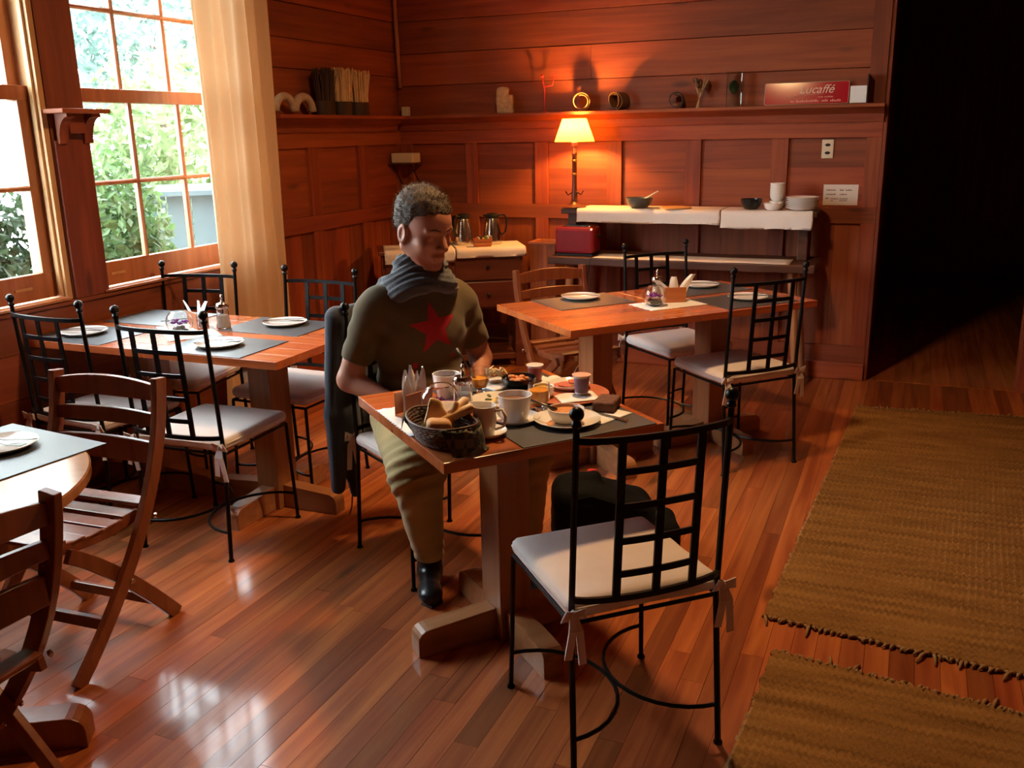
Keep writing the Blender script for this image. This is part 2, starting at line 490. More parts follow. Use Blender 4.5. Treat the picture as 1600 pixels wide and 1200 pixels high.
# --- left wall with two windows
wl = struct('wall_left', MB().box(XL - .22, XL - .025, YR, YB + .03, 0, .88), w_wall_y)
def lpart(name, y0, y1, z0, z1, proud=0.0, mat=None, back=.03, bev=.0025):
    return obj(name, MB().box(XL - back, XL + proud, y0, y1, z0, z1), mat or w_wall_y, wl, bevel=bev)
W1, W2, WT = (1.90, 3.13), (3.27, 4.46), 2.66
obj('backing', MB().box(XL - .22, XL - .025, YR, YB + .03, WT, ZC), w_wall_y, wl)
obj('backing', MB().box(XL - .22, XL - .025, YR, W1[0], .88, WT), w_wall_y, wl)
obj('backing', MB().box(XL - .22, XL - .025, W1[1], W2[0], .88, WT), w_wall_y, wl)
obj('backing', MB().box(XL - .22, XL - .025, W2[1], YB + .03, .88, WT), w_wall_y, wl)
# boards below the windows and around
for a, b_ in ((YR, .3), (.3, 2.2), (2.2, 4.62)):
    for k, (z0, z1) in enumerate(((.10, .30), (.30, .50), (.50, .70), (.70, .868))):
        lpart('plank', a, b_, z0, z1 - .0015, .003 * (k % 2))
lpart('plank', YR, 4.62, .87, .888, .018)
for k, (z0, z1) in enumerate(((.89, 1.3), (1.3, 1.75), (1.75, 2.2), (2.2, WT))): lpart('plank', YR, W1[0] - .0, z0, z1 - .0015, 0)
for k, (z0, z1) in enumerate(((WT, 2.8), (2.8, ZC))): lpart('plank', YR, 4.62, z0, z1 - .0015, 0)
for k, (z0, z1) in enumerate(((.89, 1.3), (1.3, 1.75), (1.75, 2.2), (2.2, WT))): lpart('plank', W2[1], 4.62, z0, z1 - .0015, 0)
# panelled stretch between curtain and corner
LP0 = 4.62
lz = [1.70, 1.995, 2.168, 2.37, 2.59, 2.81, ZC]
for i in range(len(lz) - 1):
    lpart('plank', LP0, YB, lz[i] + .0018, lz[i + 1] - .0018, .004 * (i % 2))
lst = [(4.62, 4.70), (5.05, 5.16), (5.64, 5.75), (6.17, 6.228)]
lpart('top_rail', LP0, YB - .022, 1.525, 1.62, .022)
lpart('middle_rail', LP0, YB - .022, 1.003, 1.100, .022)
lpart('bottom_rail', LP0, YB - .022, .11, .22, .022)
for (a, b_) in lst:
    lpart('stile', a, b_, 1.100, 1.525, .022, w_wall_z)
    lpart('stile', a, b_, .22, 1.003, .022, w_wall_z)
for (a, b_), (c, d) in zip(lst[:-1], lst[1:]):
    zz = rp.uniform(1.30, 1.36)
    lpart('panel_board', b_, c, 1.100, zz, 0); lpart('panel_board', b_, c, zz, 1.525, 0)
    w3 = (c - b_) / 3
    for k in range(3): lpart('panel_board', b_ + k * w3, b_ + (k + 1) * w3, .22, 1.003, 0, w_wall_z)
struct('baseboard_left', MB().box(XL + .0225, XL + .045, YR, YB - .05, 0, .112), w_wall_y, bevel=.006)
t3 = struct('trim_3', MB().box(XL + .005, XL + .15, LP0, YB - .152, 1.700, 1.722), w_wall_y, bevel=.004)
obj('moulding', MB().prism([(XL + .022, 1.618), (XL + .040, 1.618), (XL + .046, 1.64), (XL + .05, 1.665), (XL + .10, 1.6995), (XL + .022, 1.6995)], LP0, YB - .10, 'y'), w_wall_y, t3)
# post between the windows with its small corbelled shelf
post = struct('trim_4', MB().box(XL - .02, XL + .004, 3.133, 3.335, .89, WT + .1), w_wall_z, bevel=.003)
obj('lower_casing', MB().box(XL + .0045, XL + .02, 3.137, 3.331, .89, 1.60), w_wall_z, post, bevel=.003)
cor = []
for t in range(9):
    a = t / 8 * PI / 2
    cor.append((XL + .095 - .06 * math.sin(a), 1.70 - .10 * (1 - math.cos(a)) - .0 * t))
prof = [(XL + .0205, 1.7145), (XL + .095, 1.7145)] + cor + [(XL + .032, 1.585), (XL + .0205, 1.585)]
obj('corbel_shelf', MB().box(XL + .0045, XL + .125, 3.105, 3.375, 1.715, 1.735), w_wall_y, post, bevel=.004)
obj('corbel', MB().prism(prof, 3.15, 3.20, 'y'), w_wall_z, post)
obj('corbel', MB().prism(prof, 3.29, 3.34, 'y'), w_wall_z, post)
obj('corbel_block', MB().box(XL + .0205, XL + .05, 3.2005, 3.2895, 1.63, 1.714), w_wall_y, post)

def window(name, y0, y1, jamb_r):
    """double-hung sash window: outer upper sash, inner lower sash, 3 x 2 panes each"""
    w = struct(name, MB().box(XL - .22, XL - .005, y0, y1, .868, .8915), w_win, bevel=.003)       # sill
    obj('head', MB().box(XL - .20, XL - .005, y0, y1, WT - .03, WT), w_win, w)
    for (a, b_, mt) in ((y0, y0 + .028, w_jamb), (y1 - .028, y1, w_jamb)):
        obj('jamb', MB().box(XL - .20, XL - .001, a, b_, .892, WT - .03), mt, w)
        obj('stop_bead', MB().box(XL - .045, XL - .02, a - .012, b_ + .012, .892, WT - .03), w_jamb, w, bevel=.002)
    obj('stool', MB().box(XL - .03, XL + .028, y0 + .03, y1 - .03, .892, .905), w_win, w, bevel=.003)
    def sash(xc, z0, z1, bot, top):
        g0, g1 = y0 + .03, y1 - .03
        st = .058
        s_ = obj('sash', MB().box(xc - .018, xc + .018, g0, g1, z0, z0 + bot), w_win, w, bevel=.002)
        obj('rail', MB().box(xc - .018, xc + .018, g0, g1, z1 - top, z1), w_win, s_, bevel=.002)
        for (a, b_) in ((g0, g0 + st), (g1 - st, g1)):
            obj('stile', MB().box(xc - .018, xc + .018, a, b_, z0 + bot, z1 - top), w_win, s_, bevel=.002)
        n = 3
        gy = [g0 + st + (g1 - g0 - 2 * st) * k / n for k in range(n + 1)]
        gz = [z0 + bot, (z0 + bot + z1 - top) / 2, z1 - top]
        for k in range(1, n):
            obj('muntin', MB().prism([(xc - .014, gy[k] - .011), (xc + .008, gy[k] - .011), (xc + .016, gy[k] - .004), (xc + .016, gy[k] + .004), (xc + .008, gy[k] + .011), (xc - .014, gy[k] + .011)], gz[0], gz[2], 'z'), w_win, s_)
        obj('muntin', MB().prism([(xc - .0135, gz[1] - .011), (xc + .008, gz[1] - .011), (xc + .0155, gz[1] - .004), (xc + .0155, gz[1] + .004), (xc + .008, gz[1] + .011), (xc - .0135, gz[1] + .011)], gy[0], gy[n], 'y'), w_win, s_)
        for k in range(n):
            for j in range(2):
                obj('pane', MB().box(xc - .003, xc - .0005, gy[k], gy[k + 1], gz[j], gz[j + 1]), m_pane, s_)
        return s_
    sash(XL - .082, .905, 1.835, .115, .062)
    sash(XL - .125, 1.772, WT - .03, .062, .06)
    return w
window('window_1', W1[0], W1[1], True)
window('window_2', W2[0], W2[1], False)
# finger lifts are cut in the lower sash: little brass-free grooves
for yy in (2.88, 3.43):
    o = struct('trim_5' if yy < 3 else 'trim_6', MB().box(XL - .0635, XL - .058, yy, yy + .09, .955, .967), w_jamb)

# --- doorway to the dark hall
m_hall = w_wall_z
HD = YB + 5.0
struct('wall_hall_left', MB().box(JX - .14, JX - .0, YB + .125, HD, -.1, ZC), m_hall)
struct('wall_hall_back', MB().box(JX - .1, 2.4, HD, HD + .1, -.1, ZC), m_hall)
struct('wall_hall_right', MB().box(2.3, 2.4, YB + .13, HD, -.1, ZC), m_hall)
struct('ceiling_hall', MB().box(JX - .1, 2.4, YB + .1, HD, ZC, ZC + .1), m_hall)
hf = struct('floor_hall', MB().box(JX - .14, 2.4, YB + .021, HD, -.1, -.016), w_floor)
xx = JX - .14
while xx < 1.7:
    obj('floorboard', MB().box(xx + .001, xx + .109, YB + .0215, HD, -.0155, 0), w_floor, hf)
    xx += .11
struct('wall_back_right', MB().box(DX, XR, YB, YB + .12, 0, ZC), w_wall_x)
struct('trim_7', MB().box(DX - .0, DX + .11, YB - .025, YB - .001, 0, 2.62), w_wall_z, bevel=.004)
struct('wall_over_door', MB().box(JX, DX, YB, YB + .12, 2.62, ZC), w_wall_x)
struct('trim_8', MB().box(JX + .0, JX + .022, YB - .02, YB + .12, 0, 2.6195), w_wall_z, bevel=.003)

# --- curtain on a rod
cur = thing('curtain', 'long cream canvas curtain gathered beside the paned window', 'curtain', (XL + .10, 4.29, 0))
def curt(u, v):
    z = .05 + 2.52 * v
    wdt = .60 * (1 - .06 * math.sin(v * PI)) * (1.0 + .06 * (1 - v))
    y = (u - .5) * wdt + .015 * math.sin(v * 3)
    ph = u * 2 * PI * 6.2
    x_ = .032 * math.sin(ph + .6 * math.sin(v * 2.2)) * (0.75 + .25 * math.sin(u * 9)) + .012 * math.sin(ph * .43 + v * 4)
    return (x_, y, z)
obj('drape', MB().sheet(150, 30, curt), m_curtain, cur, smooth=True)
obj('rod', MB().tube([(0, -1.1, 2.60), (0, .42, 2.60)], .012, 10), m_iron, cur, smooth=True)
obj('bracket', MB().box(-.12, .0, .33, .36, 2.588, 2.612), m_iron, cur)

# ------------------------------------------------------------------ garden outside the windows
def leaf_mat(name, c):
    if name in MATS: return MATS[name]
    m, nt, b = _new(name); N = nt.nodes.new; L = nt.links.new
    tc = N('ShaderNodeTexCoord'); nz = N('ShaderNodeTexNoise'); nz.inputs['Scale'].default_value = 5
    L(tc.outputs['Object'], nz.inputs['Vector'])
    mx = N('ShaderNodeMix'); mx.data_type = 'RGBA'
    mx.inputs['A'].default_value = tuple(k * .6 for k in c) + (1,); mx.inputs['B'].default_value = tuple(min(1, k * 1.5) for k in c) + (1,)
    L(nz.outputs['Fac'], mx.inputs['Factor']); L(mx.outputs['Result'], b.inputs['Base Color'])
    b.inputs['Roughness'].default_value = .5
    tl = N('ShaderNodeBsdfTranslucent'); L(mx.outputs['Result'], tl.inputs['Color'])
    ms = N('ShaderNodeMixShader'); ms.inputs[0].default_value = .4
    L(b.outputs[0], ms.inputs[1]); L(tl.outputs[0], ms.inputs[2]); L(ms.outputs[0], nt.nodes['Material Output'].inputs['Surface'])
    MATS[name] = m
    return m
m_bark = plain('bark', (.09, .06, .04), .9, noise=.3, nscale=20)
struct('ground_lawn', MB().box(-16, XL - .25, -8, 18, -.6, -.5), plain('lawn_grass', (.05, .10, .03), .9, noise=.4, nscale=6))
def shrub(name, label, cat, c, r, n, size, mat, seed, stem_r=.03, shape=2.0):
    g = np.random.RandomState(seed)
    t = thing(name, label, cat, (c[0], c[1], -.5), 0, 'garden plants outside the windows')
    d = g.normal(size=(n, 3)); d /= np.linalg.norm(d, axis=1)[:, None]
    rad = 1 - .45 * g.rand(n) ** shape
    lump = 1 + .16 * np.sin(d[:, 0] * 5 + seed) * np.cos(d[:, 2] * 6) + .12 * np.sin(d[:, 1] * 9)
    p = d * (rad * lump)[:, None] * np.array(r) + np.array((0, 0, c[2] + .5))
    a = g.normal(size=(n, 3)) * .8 + d; a /= np.linalg.norm(a, axis=1)[:, None]     # leaf normals roughly outward
    u = np.cross(a, g.normal(size=(n, 3))); u /= np.linalg.norm(u, axis=1)[:, None]
    w = np.cross(a, u)
    s = size * (.6 + .8 * g.rand(n))[:, None]
    V = np.stack([p - u * s, p + w * s * .45 + a * s * .1, p + u * s, p - w * s * .45 + a * s * .1], 1).reshape(-1, 3)
    me = bpy.data.meshes.new('foliage')
    me.from_pydata(V.tolist(), [], np.arange(n * 4).reshape(-1, 4).tolist())
    fo = obj('foliage', me, mat, t); fo['kind'] = 'stuff'
    hz = c[2] + .5
    mb = MB().tube([(0, 0, -.05), (.03, .02, hz * .5), (0, 0, hz)], [stem_r, stem_r * .8, stem_r * .5], 8)
    for k in range(5):
        an = k * 1.26 + seed
        mb.tube([(0, 0, hz * (.35 + .1 * k)), (r[0] * .5 * math.cos(an), r[1] * .5 * math.sin(an), hz * (.35 + .1 * k) + r[2] * .4)], [stem_r * .6, stem_r * .3], 6)
    obj('stem', mb, m_bark, t)
    return t
lg, lgd, lgy, lgb = leaf_mat('leaf_green', (.085, .15, .05)), leaf_mat('leaf_dark', (.045, .075, .035)), leaf_mat('leaf_light', (.20, .27, .12)), leaf_mat('leaf_bluish', (.17, .25, .22))
shrub('laurel_bush', 'round bright green bush close outside the right window', 'bush', (-4.85, 4.60, .80), (.42, .40, .62), 5200, .040, lg, 1)
shrub('hedge_bush', 'dark ivy hedge close outside the left window', 'hedge', (-5.0, 3.50, .75), (.45, .58, .80), 6500, .045, lgd, 3)
shrub('fern_bush', 'pale feathery shrub rising behind the low grey shed', 'bush', (-7.7, 8.6, 1.30), (1.0, 1.25, 1.15), 5200, .075, lgy, 2)
shrub('maple_tree', 'tall tree with bluish leaves behind the garden shrubs', 'tree', (-10.4, 11.2, 3.05), (1.6, 1.9, 1.30), 4200, .095, lgb, 5, .09, 1.0)
shrub('garden_tree', 'light green tree above the hedge outside the windows', 'tree', (-8.6, 6.0, 2.9), (1.1, 1.2, 1.0), 2600, .085, lgy, 6, .07, 1.0)
# low grey-blue shed seen through the lower right panes
sh = thing('garden_shed', 'low grey blue garden shed seen through the lower window panes', 'shed', (-5.75, 6.30, -.62), math.radians(42))
m_shed = plain('shed_paint', (.07, .10, .11), .3, noise=.15, nscale=5)
for k in range(9):
    obj('wall_board', MB().box(-.9 + .2 * k, -.705 + .2 * k, -.02, .02, 0, 1.75), m_shed, sh, bevel=.004)
obj('roof', MB().box(-1.0, 1.0, -.12, 1.2, 1.751, 1.79), m_shed, sh)
obj('side_wall', MB().box(-.9, -.86, .0205, 1.1, 0, 1.75), m_shed, sh)
obj('side_wall', MB().box(.86, .9, .0205, 1.1, 0, 1.75), m_shed, sh)
# ------------------------------------------------------------------ tables
TZ = 0.765
def square_table(label, c, rz, sx=.70, sy=.74, foot_rot=0.0):
    """pedestal table: edge-glued boards, square post, four round-ended feet"""
    t = thing('dining_table', label, 'table', (c[0], c[1], 0), rz, 'square pedestal dining tables')
    top = obj('tabletop', MB().box(-sx / 2 + .03, sx / 2 - .03, -sy / 2 + .03, sy / 2 - .03, TZ - .040, TZ - .032), w_leg, t)
    n = 7
    for k in range(n):
        y0 = -sy / 2 + sy * k / n; y1 = y0 + sy / n
        obj('board', MB().box(-sx / 2, sx / 2, y0 + .0002, y1 - .0002, TZ - .032, TZ), w_top, top, bevel=.0012)
    obj('post', MB().box(-.055, .055, -.07, .07, .0, TZ - .040), w_leg, t, bevel=.003)
    for k in range(4):
        M = Matrix.Rotation(k * PI / 2, 4, 'Z')
        L_ = .325
        a0 = .071 if k % 2 else .056
        pts = [(a0, 0), (L_, 0), (L_, .055)] + [(L_ - .04 + .04 * math.cos(a), .055 + .035 * math.sin(a)) for a in (PI / 8, PI / 4, 3 * PI / 8, PI / 2)] + [(a0, .105)]
        obj('foot', MB().prism(pts, -.035, .035, 'y', M), w_foot, t, bevel=.002)
    return t
man_table = square_table('square wooden pedestal table laid with a full breakfast', (-1.1245, 2.542), math.radians(49.4))
square_table('pedestal table with pushed-together top standing against the window wall', (-3.193, 3.19), 0, .668)
square_table('pedestal table of the window pair, at the end away from the wall', (-2.523, 3.19), 0, .668)
rt_th = math.radians(49.0)
ru = Vector((math.cos(rt_th), math.sin(rt_th), 0)); rv = Vector((-ru.y, ru.x, 0))
RF = Vector((-1.31, 3.712, 0))                 # front corner of the pair near the bench
rc1 = RF + ru * .35 + rv * .375; rc2 = RF + ru * 1.052 + rv * .375
square_table('pedestal table of the bench pair, set in front of the folding chair', rc1, rt_th, .70, .75)
square_table('pedestal table of the bench pair, at the end nearest the dark doorway', rc2, rt_th, .70, .75)

# round table by the window
RTC = (-2.36, 1.33)
t = thing('round_table', 'round wooden table bleached bright by the window light', 'table', (RTC[0], RTC[1], 0), math.radians(33))
obj('tabletop', MB().lathe([(.0, TZ - .032), (.545, TZ - .032), (.55, TZ - .028), (.55, TZ - .004), (.546, TZ), (0, TZ)], 72), wood('round_top_wood', (.50, .24, .11, 1), (.38, .16, .06, 1), axis='x', rough=.16, coat=.7, var=.05), t, smooth='auto')
obj('post', MB().box(-.06, .06, -.06, .06, .0, TZ - .0325), w_fold, t, bevel=.004)
for k in range(4):
    M = Matrix.Rotation(k * PI / 2, 4, 'Z'); L_ = .47
    pts = [(.061, 0), (L_, 0), (L_, .05)] + [(L_ - .05 + .05 * math.cos(a), .05 + .045 * math.sin(a)) for a in (PI / 8, PI / 4, 3 * PI / 8, PI / 2)] + [(.061, .10)]
    obj('foot', MB().prism(pts, -.04, .04, 'y', M), w_fold, t, bevel=.003)

# ------------------------------------------------------------------ wrought iron chairs
CW, CD = .205, .205
def arc_pts(p0, p1, bow, n=12):
    """half-ellipse from p0 to p1 bulging by vector bow"""
    p0 = Vector(p0); p1 = Vector(p1); bow = Vector(bow); o = []
    for i in range(n + 1):
        a = PI * i / n
        o.append((p0 + p1) / 2 + (p0 - p1) / 2 * math.cos(a) + bow * math.sin(a))
    return o
def make_iron_chair():
    t = thing('iron_chair', '', 'chair')
    def rail(z, lean):
        return [Vector((CW * math.cos(PI * i / 12), -CD - lean - .045 * math.sin(PI * i / 12), z)) for i in range(13)]
    def rail_pt(x, z, lean):
        a = math.acos(max(-1, min(1, x / CW)))
        return Vector((x, -CD - lean - .045 * math.sin(a), z))
    lean = lambda z: .035 * max(0, (z - .43) / .55)
    # legs: the back ones run on as the posts of the back
    for s in (-1, 1):
        obj('leg', MB().tube([(s * (CW + .012), CD + .012, 0), (s * CW, CD, .43)], .0075, 8).lathe([(.0125, 0), (.0125, .006), (.008, .012)], 10, Matrix.Translation((s * (CW + .012), CD + .012, 0))), m_iron, t, smooth='auto')
        lg_ = obj('leg', MB().tube([(s * (CW + .006), -CD - .03, 0), (s * CW, -CD, .43), (s * CW, -CD - lean(.7), .7), (s * CW, -CD - lean(.965), .965)], .0085, 8).lathe([(.0125, 0), (.0125, .006), (.008, .012)], 10, Matrix.Translation((s * (CW + .006), -CD - .03, 0))), m_iron, t, smooth='auto')
        obj('finial', MB().ball((s * CW, -CD - lean(.978), .978), .0175, 14, 10).lathe([(.010, .945), (.013, .95), (.010, .962)], 10, Matrix.Translation((s * CW, -CD - lean(.945), 0))), m_iron, lg_, smooth=True)
    obj('seat_frame', MB().tube([(-CW, -CD, .43), (CW, -CD, .43), (CW, CD, .43), (-CW, CD, .43)], .0065, 8, closed=True), m_iron, t, smooth='auto')
    obj('top_rail', MB().tube(rail(.915, lean(.915)), 0, flat=(.016, .009), up=(0, 0, 1)), m_iron, t)
    obj('bottom_rail', MB().tube(rail(.500, lean(.5)), 0, flat=(.016, .009), up=(0, 0, 1)), m_iron, t)
    for x_ in (-.105, 0, .105):
        p = [rail_pt(x_, .500, lean(.5)), rail_pt(x_, .915, lean(.915))]
        obj('upright_bar', MB().tube(p, 0, flat=(.006, .021), up=(0, -1, 0)), m_iron, t)
    for z in (.835, .745, .655, .567):
        pts = [rail_pt(-.105 + .21 * i / 6, z, lean(z)) + Vector((0, -.004, 0)) for i in range(7)]
        obj('cross_bar', MB().tube(pts, 0, flat=(.017, .005), up=(0, 0, 1)), m_iron, t)
    for s in (-1, 1):
        a_, b_ = (s * (CW + .009), CD + .009, .115), (s * (CW + .005), -CD - .022, .115)
        obj('stretcher', MB().tube(arc_pts(a_, b_, (-s * (CW + .004), 0, 0), 16), .006, 8), m_iron, t, smooth='auto')
    # cushion: soft square pad with a seam line, tied to the posts
    def cfn(P):
        b = s_box(P, (0, .0, .464), (.215, .212, .026), .024)
        dome = -.007 * np.clip(1 - (P[..., 0] / .2) ** 2, 0, 1) * np.clip(1 - (P[..., 1] / .2) ** 2, 0, 1) * (P[..., 2] > .464)
        return b + dome + .0016 * wav(P, 55, 4)
    cu = sdf_obj('cushion', cfn, (-.24, -.24, .42), (.24, .24, .52), .011, m_cush, t)
    ring = [(x_, y_, .470) for x_, y_ in ((-.214, -.19), (-.19, -.211), (.19, -.211), (.214, -.19), (.214, .19), (.19, .211), (-.19, .211), (-.214, .19))]
    obj('piping', MB().tube(ring, .0035, 6, closed=True), m_cush, cu, smooth=True)
    for s in (-1, 1):
        bx, by = s * (CW + .005), -CD - .018
        mb = MB()
        mb.tube([(s * .19, -.19, .462), (bx, by, .466)], 0, flat=(.020, .004))
        mb.ball((bx, by - .006, .466), .012, 10, 6)
        for q, (dx, dz, ln) in enumerate(((.014, -.13, 1), (-.012, -.11, 1))):
            mb.tube([(bx, by - .008, .464), (bx + dx * .7, by - .022, .43), (bx + dx * 1.5, by - .016, .464 + dz)], 0, flat=(.004, .020), up=(0, -1, .2))
        for dx in (.03, -.03):
            mb.tube([(bx, by - .008, .466), (bx + dx * .8, by - .022, .482), (bx + dx, by - .012, .462), (bx, by - .008, .462)], 0, flat=(.004, .017), up=(0, -1, .2))
        obj('tie', mb, m_cush, cu)
    return t
ic = make_iron_chair()
IG = 'wrought iron dining chairs'
def iron_chair(c, ang, label, first=[True]):
    rz = math.radians(ang - 90)
    if first[0]:
        first[0] = False
        ic.location = (c[0], c[1], 0); ic.rotation_euler = (0, 0, rz); tag(ic, label, group=IG); return ic
    return dup(ic, (c[0], c[1], 0), rz, label, IG)
iron_chair((-.674, 2.225), 133, 'iron grid-back chair drawn up opposite the seated man')
man_chair = iron_chair((-1.615, 2.965), -32, 'iron chair the man sits on, jacket over its back')
iron_chair((-2.55, 2.85), 92, 'iron chair with white cushion behind the wooden folding chair')
iron_chair((-3.165, 2.90), 86, 'iron chair tucked in beside the window wall below the sill')
iron_chair((-3.285, 3.49), -80, 'iron chair in front of the paned window and curtain')
iron_chair((-2.60, 3.487), -92, 'iron chair behind the window tables, backed by the panelled wall')
iron_chair((-1.12, 4.955), 139 - 180, 'iron chair between the bench and its dining tables')
iron_chair((-.745, 4.515), 137, 'iron chair at the table end beside the dark doorway')

# ------------------------------------------------------------------ folding wooden chairs
def curve_bar(pts, w0, w1, thick, x):
    """flat curved bar in the y-z plane: width varies along the path"""
    P = [Vector((0, p[0], p[1])) for p in pts]; n = len(P); L0 = []; L1 = []
    for i in range(n):
        t_ = (P[min(i + 1, n - 1)] - P[max(i - 1, 0)]).normalized(); nrm = Vector((0, -t_.z, t_.y))
        w = w0 + (w1 - w0) * i / (n - 1)
        L0.append(P[i] + nrm * w / 2); L1.append(P[i] - nrm * w / 2)
    poly = [(p.y, p.z) for p in L0] + [(p.y, p.z) for p in reversed(L1)]
    return MB().prism(poly, x - thick / 2, x + thick / 2, 'x')
def bez(a, b, c, n=10): return [tuple((1 - t) ** 2 * a[k] + 2 * t * (1 - t) * b[k] + t * t * c[k] for k in range(2)) for t in [i / n for i in range(n + 1)]]
def make_folding():
    t = thing('folding_chair', '', 'chair')
    post = bez((-.255, .845), (-.215, .40), (.245, .0), 14)
    rear = bez((.185, .405), (.02, .30), (-.235, .0), 12)
    for s in (-1, 1):
        p = obj('back_post', curve_bar(post, .050, .044, .024, s * .215), w_fold, t, bevel=.003)
        obj('bolt', MB().lathe([(0, 0), (.009, 0), (.009, .005), (.006, .008), (0, .008)], 10, Matrix.Translation((s * .2275, -.012, .235)) @ Matrix.Rotation(s * PI / 2, 4, 'Y')), m_steel, p)
        obj('bolt', MB().lathe([(0, 0), (.009, 0), (.009, .005), (.006, .008), (0, .008)], 10, Matrix.Translation((s * .2275, -.150, .405)) @ Matrix.Rotation(s * PI / 2, 4, 'Y')), m_steel, p)
        obj('rear_leg', curve_bar(rear, .046, .050, .022, s * .190), w_fold, t, bevel=.003)
        obj('seat_rail', curve_bar(bez((-.20, .425), (.0, .375), (.225, .435), 10), .034, .034, .020, s * .168), w_fold, t, bevel=.003)
    for k in range(6):
        u = -.165 + .073 * k
        z = .4225 + .30 * (u - .01) ** 2 - .020 * (1 - ((u - .01) / .2) ** 2)
        obj('seat_slat', MB().box(-.178, .178, u - .030, u + .030, z + .006, z + .020), w_fold, t, bevel=.003)
    def slat(zc, h, yc, crown):
        n = 12; top = []; bot = []
        for i in range(n + 1):
            x_ = -.203 + .406 * i / n; q = 1 - (x_ / .203) ** 2
            top.append((x_, zc + h / 2 + crown * q)); bot.append((x_, zc - h / 2 + crown * .3 * q))
        M = Matrix.Translation((0, yc, 0))
        return MB().prism(bot + top[::-1], -.009, .009, 'y', M)
    obj('back_slat', slat(.795, .055, -.245, .022), w_fold, t, bevel=.003)
    obj('back_slat', slat(.705, .045, -.230, .012), w_fold, t, bevel=.003)
    obj('back_slat', slat(.60, .075, -.205, .010), w_fold, t, bevel=.003)
    obj('stretcher', MB().box(-.203, .203, .085, .105, .115, .155), w_fold, t, bevel=.003)
    obj('stretcher', MB().box(-.179, .179, -.165, -.147, .070, .105), w_fold, t, bevel=.003)
    return t
fc = make_folding()
FG = 'wooden folding chairs'
fc.location = (-2.425, 1.985, 0); fc.rotation_euler = (0, 0, PI + math.radians(3)); tag(fc, 'folding chair turned towards the round table, back to the window tables', group=FG)
dup(fc, (-1.975, 1.165, 0), math.radians(90), 'folding chair tucked under the round table on the open floor side', FG)
dup(fc, (-1.69, 4.80, 0), rt_th - PI, 'folding chair at the bench tables in front of the drawer chest', FG)

# ------------------------------------------------------------------ rugs
def rug_mat():
    m, nt, b = _new('jute'); N = nt.nodes.new; L = nt.links.new
    tc = N('ShaderNodeTexCoord'); mp = N('ShaderNodeMapping'); mp.inputs['Scale'].default_value = (1.2, 16, 1)
    L(tc.outputs['Object'], mp.inputs['Vector'])
    n1 = N('ShaderNodeTexNoise'); n1.inputs['Scale'].default_value = 2.0; n1.inputs['Detail'].default_value = 5; L(mp.outputs[0], n1.inputs['Vector'])
    n2 = N('ShaderNodeTexNoise'); n2.inputs['Scale'].default_value = 140; L(tc.outputs['Object'], n2.inputs['Vector'])
    ad = N('ShaderNodeMath'); ad.operation = 'MULTIPLY_ADD'; ad.inputs[1].default_value = .5; L(n2.outputs['Fac'], ad.inputs[0]); L(n1.outputs['Fac'], ad.inputs[2])
    rp = N('ShaderNodeValToRGB'); rp.color_ramp.elements[0].position = .5; rp.color_ramp.elements[1].position = 1.0
    rp.color_ramp.elements[0].color = (.14, .066, .020, 1); rp.color_ramp.elements[1].color = (.35, .18, .062, 1)
    L(ad.outputs[0], rp.inputs['Fac']); L(rp.outputs['Color'], b.inputs['Base Color'])
    b.inputs['Roughness'].default_value = .95; b.inputs['Specular IOR Level'].default_value = .1
    return m
m_rug = rug_mat()
def rug(label, A, B, Cc, D, nx, ny, seed):
    """woven mat between four floor corners (A far left, B near left, Cc near right, D far right)"""
    g = random.Random(seed)
    t = thing('jute_rug', label, 'rug', (0, 0, 0), 0, 'jute rugs')
    A, B, Cc, D = [Vector((p[0], p[1], 0)) for p in (A, B, Cc, D)]
    W = (D - A).length
    ex = [g.uniform(-.006, .006) for _ in range(ny + 1)]
    def fn(u, v):
        L_ = A.lerp(B, v); R_ = D.lerp(Cc, v); j = int(round(v * ny))
        p = L_.lerp(R_, u)
        if u == 0 or u == 1: p = p + (L_ - R_).normalized() * ex[j]
        i = int(round(u * nx))
        z = .013 + .0050 * (1 if i % 2 else -1) + .0026 * math.sin(j * 2.1 + (i // 2) * PI) + .0015 * math.sin(i * .37 + j * .11)
        return (p.x, p.y, z)
    obj('weave', MB().sheet(nx, ny, fn, .009), m_rug, t, smooth=True)
    fr = MB()
    for (P0, P1, sgn) in ((A, D, 1), (B, Cc, -1)):
        d = (P1 - P0); nrm = Vector((-d.y, d.x, 0)).normalized() * sgn
        m = int(d.length / .013)
        for k in range(m):
            q = P0 + d * ((k + .5) / m)
            ln = g.uniform(.004, .024) if g.random() > .08 else g.uniform(.03, .07)
            e = q + nrm * ln + d.normalized() * g.uniform(-.02, .02)
            fr.tube([(q.x, q.y, .008), ((q.x + e.x) / 2, (q.y + e.y) / 2, .013), (e.x, e.y, .005)], [.006, .0055, .003], 5)
    f = obj('fringe', fr, plain('jute_fringe', (.32, .19, .085), .95, noise=.4, nscale=80), t, smooth=True); f['kind'] = 'stuff'
    return t
rug('long jute rug laid towards the dark doorway', (-.20, 5.56), (-.345, 2.915), (1.02, 2.765), (1.18, 5.70), 130, 250, 1)
rug('jute rug with ragged fringe short of the long rug', (-.285, 2.70), (-.40, .75), (1.00, .62), (1.06, 2.52), 130, 180, 2)
